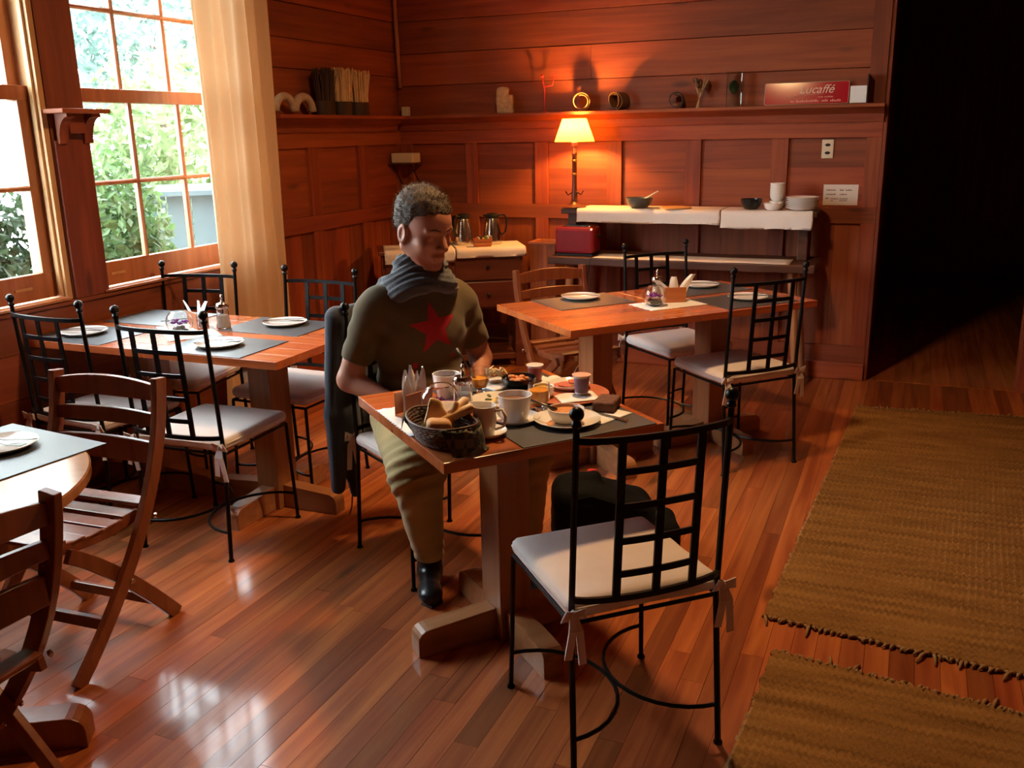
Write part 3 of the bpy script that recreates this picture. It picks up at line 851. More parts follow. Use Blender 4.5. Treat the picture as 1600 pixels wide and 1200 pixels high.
# ------------------------------------------------------------------ two-tier bench along the back wall
bn = thing('serving_bench', 'dark rustic two-tier serving bench against the panelled back wall', 'bench', (-1.36, 5.98, 0))
BX0, BX1 = -.83, .85       # local x range
def wavy_board(x0, x1, y0, y1, z0, z1, amp, seed):
    g = random.Random(seed); n = 24; pts = []
    for i in range(n + 1):
        u = i / n; pts.append((x0 + (x1 - x0) * u, y0 + amp * math.sin(u * 5 + seed) + amp * .4 * math.sin(u * 13)))
    return MB().prism(pts + [(x1, y1), (x0, y1)], z0, z1, 'z')
obj('lower_board', wavy_board(-.84, .86, -.22, .21, .745, .795, .012, 2), w_dark, bn, bevel=.006)
obj('upper_board', wavy_board(-.80, .84, -.05, .22, 1.062, 1.097, .006, 5), w_dark, bn, bevel=.005)
for x_ in (-.74, .76):
    obj('riser', MB().box(x_ - .03, x_ + .03, .0, .20, .7955, 1.0615), w_dark, bn, bevel=.005)
for x_, s in ((-.70, -1), (.72, 1)):
    for y_, q in ((-.13, -1), (.12, 1)):
        obj('leg', MB().tube([(x_ + s * .07, y_ + q * .05, 0), (x_, y_, .744)], [.022, .028], 10), wood('bench_leg_wood', (.40, .20, .09, 1), (.28, .12, .05, 1), axis='z', rough=.5), bn, smooth='auto')
def runner(label, x0, x1, yf, yb, z, drop, seed, cat='cloth', par=None):
    """linen runner: top flat, front edge hanging down"""
    g = random.Random(seed)
    t = thing('table_runner', label, cat, ((x0 + x1) / 2, 0, 0), 0, 'white linen runners')
    w = x1 - x0
    def fn(u, v):
        x_ = (u - .5) * w
        s = v * ((yb - yf) + drop)
        wob = .003 * math.sin(u * 9 + seed) + .002 * math.sin(u * 23)
        if s < (yb - yf): return (x_ + .0, yb - s, z + .0025)
        d = s - (yb - yf)
        return (x_ + .004 * math.sin(d * 30), yf - .006 - .012 * min(1, d / .02) * (1 + .0) - wob * 2 * (d / drop), z - d + wob)
    obj('cloth', MB().sheet(60, 24, fn, .0018), m_linen, t, smooth=True)
    return t
runner('white linen runner below the lamp on the upper bench board', -2.04, -1.10, 5.915, 6.18, 1.0985, .085, 1)
runner('white linen runner under the stacked plates on the upper bench board', -1.093, -.545, 5.915, 6.18, 1.0985, .105, 2)
r3 = thing('table_runner', 'flat white runner on the lower bench board', 'cloth', (-1.27, 5.88, .7965), 0, 'white linen runners')
obj('cloth', MB().sheet(40, 8, lambda u, v: (-.62 + 1.24 * u, -.115 + .23 * v + .004 * math.sin(u * 20), .0022 + .0012 * math.sin(u * 17 + v * 5)), .002), m_linen, r3, smooth=True)
tag(obj('white_cable', MB().tube([(-1.98, 5.60, .006), (-1.93, 5.58, .10), (-1.86, 5.60, .19), (-1.80, 5.62, .20), (-1.77, 5.64, .13), (-1.78, 5.70, .006), (-1.85, 5.95, .005)], .004, 8), plain('cable_white', (.7, .62, .55), .5), None, smooth=True), 'loop of white cable on the floor under the bench', 'cable')
# red toaster
to = thing('toaster', 'red two-slot toaster on the left end of the bench', 'toaster', (-2.04, 5.93, .7965))
obj('body', MB().box(-.135, .135, -.085, .085, .012, .185), plain('red_enamel', (.28, .012, .02), .3, coat=.4), to, bevel=.02)
obj('base', MB().box(-.125, .125, -.078, .078, 0, .0118), m_black, to)
obj('top_plate', MB().box(-.10, .10, -.055, .055, .1855, .192), m_steel, to, bevel=.003)
for y_ in (-.025, .025): obj('slot', MB().box(-.08, .08, y_ - .011, y_ + .011, .1925, .194), m_black, to)
obj('lever', MB().box(.1355, .160, -.015, .015, .12, .135), m_black, to, bevel=.003)
cord = [(-1.90, 5.93, .83), (-1.88, 5.86, .802), (-1.89, 5.745, .800), (-1.90, 5.72, .70), (-1.93, 5.74, .45), (-1.98, 5.85, .20), (-1.98, 6.1, .12), (-1.95, 6.2, .30)]
tag(obj('power_cord', MB().tube(cord, .003, 6), m_black, None), 'thin black cord hanging from the red toaster', 'cord')

# table lamp
lp = thing('table_lamp', 'lit table lamp with pleated cream shade and dark turned stem', 'lamp', (-2.085, 5.99, 1.098))
m_lw = wood('lamp_wood', (.20, .05, .02, 1), (.11, .025, .01, 1), axis='z', rough=.35, coat=.3)
obj('base', MB().lathe([(0, 0), (.075, 0), (.078, .008), (.06, .018), (.035, .026), (.022, .045)], 28), m_lw, lp, smooth='auto')
st = obj('stem', MB().lathe([(.020, .045), (.022, .10), (.018, .12), (.0155, .14), (.0155, .34), (.019, .345), (.019, .36), (.0155, .365), (.0155, .395), (.021, .40), (.021, .425), (.012, .43), (.012, .47)], 18), m_lw, lp, smooth='auto')
obj('ring', MB().lathe([(.0165, .215), (.0195, .218), (.0195, .226), (.0165, .229)], 18), plain('brass', (.6, .38, .12), .3, metal=1), st, smooth=True)
obj('ring', MB().lathe([(.0165, .30), (.0195, .303), (.0195, .311), (.0165, .314)], 18), MATS['brass'], st, smooth=True)
for a in range(4):
    an = a * PI / 2 + .6
    obj('foot_ornament', MB().tube([(.02 * math.cos(an), .02 * math.sin(an), .10), (.045 * math.cos(an), .045 * math.sin(an), .085), (.062 * math.cos(an), .062 * math.sin(an), .11)], .004, 6), m_iron, lp)
def shade_mat(nm):
    m, nt, b = _new(nm)
    N = nt.nodes.new; L = nt.links.new
    tl = N('ShaderNodeBsdfTranslucent'); tl.inputs['Color'].default_value = (.85, .50, .08, 1)
    df = N('ShaderNodeBsdfDiffuse'); df.inputs['Color'].default_value = (.95, .75, .35, 1)
    mx = N('ShaderNodeMixShader'); mx.inputs[0].default_value = .55
    L(df.outputs[0], mx.inputs[1]); L(tl.outputs[0], mx.inputs[2])
    L(mx.outputs[0], nt.nodes['Material Output'].inputs['Surface'])
    return m
pl = []
for (z, r_) in ((.430, .130), (.575, .078)):
    pl.append([(r_ * (1 + .012 * (k % 2)) * math.cos(2 * PI * k / 72), r_ * (1 + .012 * (k % 2)) * math.sin(2 * PI * k / 72), z) for k in range(72)])
obj('lamp_shade', MB().add(pl[0] + pl[1], [(k, (k + 1) % 72, 72 + (k + 1) % 72, 72 + k) for k in range(72)]), shade_mat('lamp_shade_cloth'), lp)
obj('bulb', MB().ball((0, 0, .505), .026, 14, 10), emit('bulb_glow', (1, .43, .10), 2600.0), lp, smooth=True)

# ------------------------------------------------------------------ drawer chest set across the corner
ch_a = math.radians(32)
cx = Vector((math.cos(ch_a), math.sin(ch_a), 0)); cy = Vector((-cx.y, cx.x, 0))
CR = Vector((-2.415, 5.875, 0))                 # right front corner
cc = CR - cx * .48 + cy * .20
chest = thing('drawer_chest', 'dark wooden drawer chest with an open foot shelf standing across the corner', 'chest', cc, ch_a)
obj('body', MB().box(-.48, .48, -.175, .18, .42, .815), w_chest, chest, bevel=.004)
obj('top', MB().box(-.50, .50, -.21, .19, .8155, .842), w_chest, chest, bevel=.005)
for x_ in (-.45, .45):
    for y_ in (-.15, .15): obj('leg', MB().box(x_ - .03, x_ + .03, y_ - .03, y_ + .03, 0, .4195), w_chest, chest, bevel=.003)
obj('foot_shelf', MB().box(-.419, .419, -.18, .179, .06, .10), w_chest, chest, bevel=.003)
for x_ in (-.235, .235):
    for (z0, z1) in ((.625, .80), (.435, .61)):
        dr = obj('drawer', MB().box(x_ - .222, x_ + .222, -.192, -.1755, z0, z1), w_chest, chest, bevel=.004)
        obj('knob', MB().lathe([(.006, 0), (.006, .01), (.013, .016), (.013, .022), (0, .026)], 12, Matrix.Translation((x_, -.1925, (z0 + z1) / 2)) @ Matrix.Rotation(PI / 2, 4, 'X')), m_black, dr, smooth=True)
def cloth_over(label, x0, x1, drop):
    t = thing('table_runner', label, 'cloth', cc, ch_a, 'white linen runners')
    def fn(u, v):
        x_ = x0 + (x1 - x0) * u; tot = .36 + drop; s = v * tot
        if s < .36: return (x_, .15 - s, .8455)
        d = s - .36
        return (x_ + .003 * math.sin(d * 40), -.213 - .01 * min(1, d / .02) - .003 * math.sin(u * 11) * d / drop, .8455 - d)
    obj('cloth', MB().sheet(36, 24, fn, .0018), m_linen, t, smooth=True)
cloth_over('white linen cloth under the two steel coffee flasks', .02, .495, .062)
cloth_over('white linen cloth under the juice jug on the chest', -.46, .012, .085)
def on_chest(lx, ly): return cc + cx * lx + cy * ly + Vector((0, 0, .8475))
# thermos flasks
def thermos(loc, rz, label):
    t = thing('coffee_flask', label, 'flask', loc, rz, 'steel coffee flasks')
    obj('body', MB().lathe([(0, 0), (.066, 0), (.068, .006), (.068, .03), (.060, .10), (.047, .165), (.044, .175)], 32), m_steel, t, smooth='auto')
    obj('lid', MB().lathe([(.0445, .1755), (.047, .178), (.047, .196), (.036, .207), (.016, .212), (0, .213)], 28), m_black, t, smooth='auto')
    obj('spout', MB().prism([(.040, .172), (.066, .196), (.062, .203), (.040, .198)], -.012, .012, 'y'), m_black, t, bevel=.002)
    obj('handle', MB().tube([(-.044, 0, .195), (-.085, 0, .200), (-.102, 0, .175), (-.100, 0, .12), (-.092, 0, .085), (-.066, 0, .06)], 0, flat=(.022, .010), up=(0, 1, 0)), m_black, t)
    return t
thermos(on_chest(.10, .03), math.radians(75), 'steel coffee flask with its black handle turned to the room')
thermos(on_chest(.30, .00), math.radians(190), 'steel coffee flask with its handle to the side')
tb = thing('tea_box', 'small slatted wooden tea box in front of the flasks', 'box', on_chest(.21, -.125), ch_a + .05)
obj('base', MB().box(-.055, .055, -.035, .035, 0, .006), w_box, tb)
for y_ in (-.035, .030):
    for z in (.008, .031): obj('slat', MB().box(-.06, .06, y_, y_ + .005, z, z + .020), w_box, tb)
for x_ in (-.06, .055):
    for z in (.008, .031): obj('slat', MB().box(x_, x_ + .005, -.0295, .0295, z, z + .020), w_box, tb)
for k in range(6):
    c = [(.5, .08, .05), (.75, .7, .6), (.06, .06, .07), (.8, .55, .1), (.1, .25, .1), (.75, .7, .6)][k]
    obj('tea_bag', MB().box(-.048 + .016 * k, -.036 + .016 * k, -.027, .027, .0065, .055 + .006 * (k % 3)), plain('teabag_%d' % k, c, .7), tb)
jj = thing('juice_jug', 'tall glass jug half filled with orange juice on the chest', 'jug', on_chest(-.19, -.12), ch_a)
obj('glass', MB().lathe([(0, 0), (.040, 0), (.042, .004), (.040, .17), (.046, .195), (.043, .195), (.0375, .17), (.038, .007), (0, .006)], 28), m_glass, jj, smooth='auto')
m_juice = plain('orange_juice', (.95, .38, .03), .3, spec=.3, trans=.25)
obj('juice', MB().lathe([(0, .0075), (.0365, .0085), (.0365, .105), (0, .105)], 24), m_juice, jj, smooth='auto')
obj('handle', MB().tube([(-.041, 0, .16), (-.075, 0, .15), (-.078, 0, .09), (-.042, 0, .05)], .006, 8), m_glass, jj, smooth=True)
obj('stirrer', MB().tube([(.01, 0, .06), (.02, .01, .22)], .003, 6), m_steel, jj)
pt = thing('sugar_bowl', 'squat white lidded sugar bowl behind the juice jug', 'bowl', on_chest(-.085, .0), ch_a)
obj('bowl', MB().lathe([(0, 0), (.036, 0), (.050, .02), (.050, .045), (.040, .062), (.037, .062), (.046, .044), (.046, .022), (.034, .005), (0, .004)], 28), m_porc, pt, smooth='auto')
obj('lid', MB().lathe([(.043, .0625), (.036, .070), (.016, .078), (.008, .080), (.010, .090), (0, .093)], 24), m_porc, pt, smooth='auto')
ms = thing('milk_pot', 'tall white milk pot at the back of the chest', 'pot', on_chest(-.17, .08), ch_a)
obj('body', MB().lathe([(0, 0), (.040, 0), (.052, .03), (.050, .08), (.036, .13), (.036, .165), (.033, .165), (.032, .13), (.046, .08), (.047, .03), (0, .005)], 28), m_porc, ms, smooth='auto')
obj('lid', MB().lathe([(.037, .1655), (.03, .175), (.012, .182), (.012, .192), (0, .195)], 20), m_porc, ms, smooth='auto')
obj('handle', MB().tube([(-.034, 0, .15), (-.072, 0, .14), (-.076, 0, .09), (-.05, 0, .05)], .006, 8), m_porc, ms, smooth=True)
pz = thing('plate', 'small white saucer beside the sugar bowl on the chest', 'plate', on_chest(.0, .105), 0)
obj('dish', MB().lathe([(0, .003), (.030, .003), (.044, .010), (.045, .008), (.031, 0), (0, 0)], 32), m_porc, pz, smooth='auto')
# open-topped wooden bin right of the chest
bi = thing('wooden_bin', 'open-topped wooden bin between the chest and the bench', 'bin', (-2.325, 6.10, 0), 0)
for k in range(3):
    for q in (-.095, .082):
        obj('side_board', MB().box(-.095 + .0635 * k, -.0325 + .0635 * k, q, q + .013, 0, .845), w_bin, bi, bevel=.002)
        obj('side_board', MB().box(q, q + .013, -.0815 + .0545 * k, -.0275 + .0545 * k, 0, .845), w_bin, bi, bevel=.002)
obj('rim', MB().box(-.105, .105, -.105, -.075, .8455, .86).box(-.105, .105, .075, .105, .8455, .86).box(-.105, -.075, -.0745, .0745, .8455, .86).box(.075, .105, -.0745, .0745, .8455, .86), w_box, bi)
obj('bottom', MB().box(-.0815, .0815, -.0815, .0815, .70, .71), w_chest, bi)

# ------------------------------------------------------------------ things on the bench
ZB = 1.1015
m_bowlgrey = plain('grey_stoneware', (.10, .10, .085), .35, noise=.2, nscale=30)
def bowl_prof(r, h, foot, th=.004):
    o = [(0, 0), (foot, 0)]
    for i in range(1, 9):
        a = i / 8 * PI / 2; o.append((foot + (r - foot) * math.sin(a), h * (1 - math.cos(a)) ** .9))
    i_ = [(rr - th, max(z, th)) for rr, z in o[::-1][:-2]]
    return o + [(r - th, h)] + i_[1:] + [(0, th + .001)]
b1 = thing('serving_bowl', 'grey stoneware bowl with a white spoon on the bench runner', 'bowl', (-1.643, 6.0, ZB))
obj('bowl', MB().lathe(bowl_prof(.088, .068, .035), 32), m_bowlgrey, b1, smooth='auto')
obj('cream', MB().lathe([(0, .045), (.065, .045), (.068, .046), (0, .052)], 24), plain('cream_food', (.8, .68, .45), .6), b1, smooth=True)
obj('spoon', MB().tube([(.03, 0, .052), (.065, .0, .075), (.125, .005, .108)], [.010, .004, .005], 8), m_porc, b1, smooth=True)
tag(obj('cork_mat', MB().lathe([(0, 0), (.10, 0), (.102, .004), (.10, .009), (0, .009)], 36), plain('cork', (.55, .30, .12), .8, noise=.2, nscale=90), None, (-1.40, 6.0, ZB), smooth='auto'), 'round flat cork mat lying on the bench runner', 'mat')
b2 = thing('dark_bowl', 'glossy black bowl on the bench beside the white cups', 'bowl', (-.924, 6.0, ZB))
obj('bowl', MB().lathe(bowl_prof(.066, .066, .03), 32), plain('black_glaze', (.015, .014, .013), .15), b2, smooth='auto')
for k in range(5):
    c = thing('cup', 'white handleless cup, %s in the stacked column on the bench' % ['second', 'third', 'fourth', 'fifth', 'topmost'][k], 'cup', (-.776, 6.04, ZB + .052 + .016 * k), 0, 'stacked white cups')
    obj('cup', MB().lathe([(0, 0), (.028, 0), (.040, .016), (.045, .044), (.042, .044), (.037, .018), (.026, .004), (0, .004)], 28), m_porc, c, smooth='auto')
cs = thing('cup', 'white cup holding up the stacked column on the bench', 'cup', (-.776, 6.04, ZB), 0)
obj('cup', MB().lathe([(0, 0), (.030, 0), (.042, .02), (.046, .052), (.043, .052), (.039, .022), (.028, .004), (0, .004)], 28), m_porc, cs, smooth='auto')
wb2 = thing('small_bowl', 'small white bowl in front of the stacked cups', 'bowl', (-.787, 5.955, ZB))
obj('bowl', MB().lathe(bowl_prof(.056, .045, .025), 32), m_porc, wb2, smooth='auto')
for k in range(6):
    p = thing('side_plate', 'white rimmed plate, %s of the bench stack below the notice card' % ['lowest', 'second from the bottom', 'third from the bottom', 'third from the top', 'second from the top', 'topmost'][k], 'plate', (-.62, 6.0, ZB + .0118 * k), 0, 'stacked white plates')
    obj('dish', MB().lathe([(0, 0), (.06, 0), (.078, .008), (.100, .020), (.101, .022), (.098, .0215), (.076, .0115), (.06, .0035), (0, .0035)], 36), m_porc, p, smooth='auto')

# ------------------------------------------------------------------ things on the plate rail
ZS = 1.7225
YS = 6.17
def curl(name, label, x, r, w, seed, mat, tilt):
    t = thing(name, label, 'bark curl', (x, YS, ZS), 0)
    n = 46; pts = []
    mb = MB(); vs = []; fs = []
    for i in range(n + 1):
        a = -PI / 2 + i / n * 2 * PI * 1.55
        rr = r * (1 - .30 * i / n)
        for s in (-1, 1):
            for d in (0, .005):
                vs.append(((rr - d) * math.cos(a), s * w / 2 + .01 * math.sin(i * .3), r + (rr - d) * math.sin(a)))
    for i in range(n):
        b_ = i * 4; e = b_ + 4
        fs += [(b_, b_ + 2, e + 2, e), (b_ + 1, e + 1, e + 3, b_ + 3), (b_, e, e + 1, b_ + 1), (b_ + 2, b_ + 3, e + 3, e + 2)]
    fs += [(0, 1, 3, 2), (n * 4, n * 4 + 2, n * 4 + 3, n * 4 + 1)]
    obj('roll', mb.add(vs, fs), mat, t, rz=tilt, smooth='auto')
m_barkroll = plain('dry_bark', (.14, .075, .035), .75, noise=.4, nscale=30)
curl('bark_curl', 'rolled bark curl right above the lamp shade', -2.10, .062, .09, 1, plain('pale_bark', (.30, .18, .08), .6, noise=.3, nscale=25), .3)
curl('bark_curl', 'dark open bark curl on the rail beside the lit one', -1.84, .060, .09, 2, m_barkroll, -.35)
curl('bark_curl', 'small grey bark curl beside the dried flowers', -1.455, .054, .08, 3, plain('grey_bark', (.05, .045, .035), .8, noise=.4, nscale=30), .2)
dw = thing('driftwood', 'pale upright piece of driftwood on the plate rail', 'driftwood', (-2.655, YS, ZS))
sdf_obj('wood', lambda P: smin(s_box(P, (-.015, 0, .085), (.045, .028, .088), .02) + .008 * wav(P, 60, 3), s_box(P, (.04, 0, .06), (.022, .02, .062), .012) + .006 * wav(P, 80, 5), .006), (-.09, -.06, -.005), (.09, .06, .21), .007, plain('weathered_wood', (.50, .36, .24), .9, noise=.5, nscale=40), dw)
rw = thing('wire_figure', 'thin red wire figure on the plate rail', 'ornament', (-2.36, YS, ZS))
obj('wire', MB().tube([(0, 0, .004), (-.004, 0, .06), (.0, 0, .14), (-.012, 0, .20), (-.016, 0, .225)], .0035, 8).tube([(-.004, 0, .165), (.02, 0, .168), (.055, 0, .172), (.062, 0, .195), (.064, 0, .235)], .0035, 8).tube([(.045, 0, .238), (.085, 0, .240)], .003, 6), plain('red_wire', (.75, .03, .03), .4), rw, smooth=True)
obj('head', MB().ball((-.017, 0, .234), .012, 12, 8), MATS['red_wire'], rw, smooth=True)
obj('stand', MB().lathe([(0, 0), (.02, 0), (.02, .004), (0, .005)], 16), MATS['red_wire'], rw)
df = thing('dried_flowers', 'bundle of dried flowers standing on the plate rail', 'dried flowers', (-1.30, YS, ZS))
mb = MB(); g = random.Random(5)
for k in range(16):
    a = g.uniform(0, 6.28); r0 = .012; top = Vector((g.uniform(-.045, .05), g.uniform(-.03, .03), g.uniform(.13, .19)))
    mb.tube([(r0 * math.cos(a) - .015, r0 * math.sin(a), 0), (-.005, 0, .06), top], .0022, 5)
obj('stalks', mb, plain('straw_stalk', (.40, .26, .12), .8), df)
for k in range(9):
    c = Vector((g.uniform(-.04, .05), g.uniform(-.03, .03), g.uniform(.13, .19)))
    obj('flower_head', MB().ball(c, g.uniform(.012, .020), 8, 6), plain('dried_flower', (.11, .06, .035), .9, noise=.5, nscale=80), df)
vz = thing('glass_vase', 'square clear glass vase with greenery on the plate rail', 'vase', (-1.09, YS, ZS))
obj('glass', MB().box(-.045, .045, -.03, .03, 0, .21), clear_glass('green_glass', (.80, .90, .85, 1)), vz, bevel=.004)
obj('moss', MB().ball((0, 0, .12), .030, 12, 8, (1, .55, 1.3)), plain('moss', (.03, .07, .03), .9, noise=.5, nscale=60), vz, smooth=True)
# red enamel sign with script lettering
sg = thing('coffee_sign', 'red enamel coffee sign with white script leaning on the plate rail', 'sign', (-.657, 6.205, ZS + .002))
sg.rotation_euler = (math.radians(-8), 0, 0)
m_red = plain('sign_red', (.42, .004, .02), .12, coat=.6)
rr_ = [];
for (qx, qz, a0) in ((.238, .123, 0), (-.238, .123, PI / 2), (-.238, .012, PI), (.238, .012, 3 * PI / 2)):
    for k in range(5): rr_.append((qx + .010 * math.cos(a0 + k * PI / 8), qz + .010 * math.sin(a0 + k * PI / 8)))
obj('plate', MB().prism(rr_, -.004, .004, 'y'), m_red, sg)
obj('rim', MB().tube([(p[0], -.004, p[1]) for p in rr_], .0022, 6, closed=True), plain('sign_rim', (.45, .35, .28), .3, metal=.5), sg, smooth=True)
def text(body, size, mat, parent, loc, shear=0.0, rot=(PI / 2, 0, 0), align='LEFT', ext=.0004, name='lettering'):
    cu = bpy.data.curves.new(name, 'FONT'); cu.body = body; cu.size = size; cu.shear = shear; cu.extrude = ext; cu.align_x = align
    o = bpy.data.objects.new(name, cu); COL.objects.link(o)
    dg = bpy.context.evaluated_depsgraph_get()
    me = bpy.data.meshes.new_from_object(o.evaluated_get(dg))
    bpy.data.objects.remove(o); bpy.data.curves.remove(cu)
    me.materials.clear(); me.materials.append(mat)
    t_ = bpy.data.objects.new(name, me); COL.objects.link(t_)
    t_.location = loc; t_.rotation_euler = rot; t_.parent = parent
    return t_
m_let = plain('sign_white', (.80, .55, .50), .4)
m_let2 = plain('sign_pink', (.70, .22, .20), .4)
text('Lucaffé', .072, m_let, sg, (-.045, -.0055, .066), .35)
obj('swash', MB().tube([(-.105, -.005, .040), (-.06, -.005, .052), (.02, -.005, .056), (.10, -.005, .060)], [.0012, .0035, .0025, .0008], 6), m_let2, sg)
cd = thing('bookend', 'dark metal bookend at the right end of the plate rail', 'bookend', (-.30, YS, ZS))
obj('upright', MB().box(-.004, .004, -.05, .05, .003, .165), m_black, cd); obj('foot_plate', MB().box(-.09, -.0045, -.05, .05, 0, .0028), m_black, cd)
tag(obj('white_card', MB().box(-.05, .05, -.0015, .0015, 0, .10), m_paper, None, (-.352, 6.205, ZS + .003), 0), 'blank white card leaning between the red sign and the bookend', 'card')
# left wall shelf: horseshoe-like driftwood, broom bundles
mm = thing('driftwood', 'pale driftwood with two arches on the window wall shelf', 'driftwood', (-3.455, 4.845, ZS), PI / 2)
obj('arch', MB().tube(arc_pts((-.19, 0, .018), (-.01, 0, .018), (0, 0, .085), 14)[0:], [.024] * 15, 10).tube(arc_pts((.0, 0, .018), (.18, 0, .018), (0, 0, .085), 14), [.026] * 15, 10), plain('pale_driftwood', (.42, .30, .20), .9, noise=.4, nscale=30), mm, smooth=True)
def bundle(y, w, h, mat, label, seed):
    t = thing('straw_bundle', label, 'straw bundle', (-3.46, y, ZS), PI / 2, 'straw bundles on the shelf')
    g = random.Random(seed); mb = MB()
    for k in range(170):
        a = g.uniform(0, 2 * PI); r_ = math.sqrt(g.random()); bx, by = w * .40 * r_ * math.cos(a), .045 * r_ * math.sin(a)
        mb.tube([(bx, by, .0), (bx * 1.0, by, h * .45), (bx * 1.30 + g.uniform(-.012, .012), by * 1.3, h * g.uniform(.84, 1.0))], .0030, 4)
    obj('straws', mb, mat, t)
    obj('binding', MB().lathe([(w * .43, .0), (w * .44, .02), (w * .44, .07), (w * .42, .085)], 24, sx=1, sy=.115 / w, cap=True), plain('dark_binding', (.03, .014, .010), .7), t, smooth='auto')
m_straw = plain('wheat_straw', (.62, .40, .19), .8, noise=.6, nscale=130)
bundle(5.175, .20, .285, plain('dark_twigs', (.045, .018, .012), .8, noise=.4, nscale=60), 'dark twig bundle beside the driftwood arches', 1)
bundle(5.385, .19, .295, m_straw, 'pale straw bundle next to the dark twig bundle', 2)
bundle(5.585, .19, .290, m_straw, 'pale straw bundle at the corner end of the shelf', 3)
# corner fittings
pp = struct('trim_9', MB().tube([(-3.53, 6.225, ZC - .01), (-3.515, 6.222, 2.3), (-3.505, 6.222, 1.92)], .016, 10), plain('pipe_paint', (.40, .16, .09), .5), smooth=True)
bxw = tag(obj('plug_box', MB().box(-.026, .026, -.02, .02, 0, .065), plain('ivory_plastic', (.70, .58, .42), .5), None, (-3.455, 6.20, ZS), bevel=.004), 'small ivory plug box in the corner of the plate rail', 'plug box')
rs = thing('corner_shelf', 'tiny dark bracket shelf in the room corner', 'shelf', (-3.44, 6.13, 1.385))
obj('board', MB().box(-.095, .095, -.09, .09, 0, .008), w_dark, rs)
for x_ in (-.075, .075): obj('brace', MB().tube([(x_, -.06, 0), (x_, .088, -.16)], .004, 6), m_iron, rs)
tag(obj('router', MB().box(-.09, .09, -.06, .06, 0, .07), MATS['ivory_plastic'], None, (-3.435, 6.13, 1.3935), bevel=.008), 'ivory box standing on the tiny corner shelf', 'router')
ou = thing('wall_socket', 'ivory double wall socket on the wall panel beside the doorway', 'socket', (-.512, YB - .0005, 1.458))
obj('plate', MB().box(-.035, .035, -.010, 0, -.057, .057), MATS['ivory_plastic'], ou, bevel=.004)
for z in (-.024, .024): obj('outlet', MB().lathe([(0, 0), (.013, 0), (.013, .0015), (0, .0015)], 20, Matrix.Translation((0, -.0102, z)) @ Matrix.Rotation(PI / 2, 4, 'X'), sx=1.25, sy=.7), m_black, ou)
nt_ = thing('notice_card', 'small white printed notice card on the wall panel', 'notice', (-.418, YB - .0005, 1.178))
obj('card', MB().box(-.103, .103, -.003, 0, -.063, .063), plain('notice_paper', (.72, .62, .54), .7), nt_)
m_ink = plain('ink', (.10, .04, .03), .8)
def print_line(parent, mat, x0, z, widths, h, gap, seed, y=-.0033):
    """a line of print too small to read: short uneven ink strokes grouped into words"""
    g = random.Random(seed); mb = MB(); x_ = x0
    for w in widths:
        e = x_ + w
        while x_ < e:
            k = g.uniform(.35, .7) * h
            mb.box(x_, x_ + k, y - .0003, y, z, z + h * g.uniform(.55, 1.0)); x_ += k + .18 * h
        x_ += gap
    obj('print_line', mb, mat, parent)
print_line(nt_, m_ink, -.085, .026, (.055,), .008, .022, 1)
print_line(nt_, m_ink, -.005, .026, (.020, .040), .008, .010, 2)
print_line(nt_, m_ink, -.085, .000, (.055,), .008, .022, 3)
print_line(nt_, m_ink, -.005, .000, (.040,), .008, .010, 4)
print_line(nt_, m_ink, -.088, -.025, (.018,), .007, .01, 5)
print_line(nt_, m_ink, -.057, -.027, (.045, .045), .006, .006, 6)
print_line(nt_, m_ink, -.057, -.038, (.016,), .006, .006, 7)
print_line(nt_, m_ink, -.005, -.038, (.045,), .006, .006, 8)
print_line(sg, m_let2, .07, .040, (.030, .045), .008, .008, 9, -.0045)
print_line(sg, m_let2, -.09, .014, (.012, .125, .035, .060), .015, .012, 10, -.0045)
# ------------------------------------------------------------------ table settings
MT = 0.0028
def placemat(c, rz, label, w=.43, d=.32):
    return tag(obj('placemat', MB().box(-w / 2, w / 2, -d / 2, d / 2, 0, MT), m_mat, None, (c[0], c[1], TZ + .0005), rz, bevel=.001), label, 'placemat', 'woven grey placemats')
def plate_mesh(r):
    return MB().lathe([(0, 0), (r * .62, 0), (r * .78, .004), (r * .99, .014), (r, .016), (r * .985, .0168), (r * .77, .0072), (r * .6, .0034), (0, .0032)], 48)
def plate(c, label, r=.100, z=None, name='plate', grp='white plates'):
    return tag(obj(name, plate_mesh(r), m_porc, None, (c[0], c[1], TZ + .0035 if z is None else z), smooth='auto'), label, 'plate', grp)
m_cut = plain('cutlery_steel', (.22, .21, .20), .30, metal=1.0)
def knife_mb():
    mb = MB().prism([(-.10, -.005), (-.005, -.0045), (.0, -.008), (.075, -.008), (.095, .002), (.0, .005), (-.005, .0045), (-.10, .006)], 0, .0025, 'z')
    return mb
def fork_mb():
    mb = MB().prism([(-.10, -.006), (.02, -.003), (.04, -.011), (.048, -.0115), (.048, .0115), (.04, .011), (.02, .003), (-.10, .006)], 0, .0022, 'z')
    for k in range(4): mb.box(.0481, .092, -.0115 + .0066 * k, -.0085 + .0066 * k, 0, .002)
    return mb
def cutlery(kind, loc, rz, label, tilt=.0):
    o = obj(kind, knife_mb() if 'knife' in kind else fork_mb(), m_cut, None, loc, rz)
    o.rotation_euler = (0, tilt, rz)
    return tag(o, label, kind.split('_')[-1], 'cutlery')
def setting(c, rz, where, ang):
    """mat, plate, knife and fork"""
    placemat(c[0], rz, 'grey woven placemat ' + where)
    p = c[1]
    plate(p, 'white plate ' + where)
    z = TZ + .0035 + .0185
    a = rz + ang
    n = Vector((-math.sin(a), math.cos(a), 0))
    for kind, off in (('table_knife', .020), ('table_fork', -.016)):
        q = Vector((p[0], p[1], 0)) + n * off
        cutlery(kind, (q.x, q.y, z), a + (.12 if off > 0 else -.05), ('steel knife on the plate ' if off > 0 else 'steel fork on the plate ') + where)
LF = Vector((-2.19, 2.82, 0))
def LL(u, v): return LF + Vector((u, v, 0))
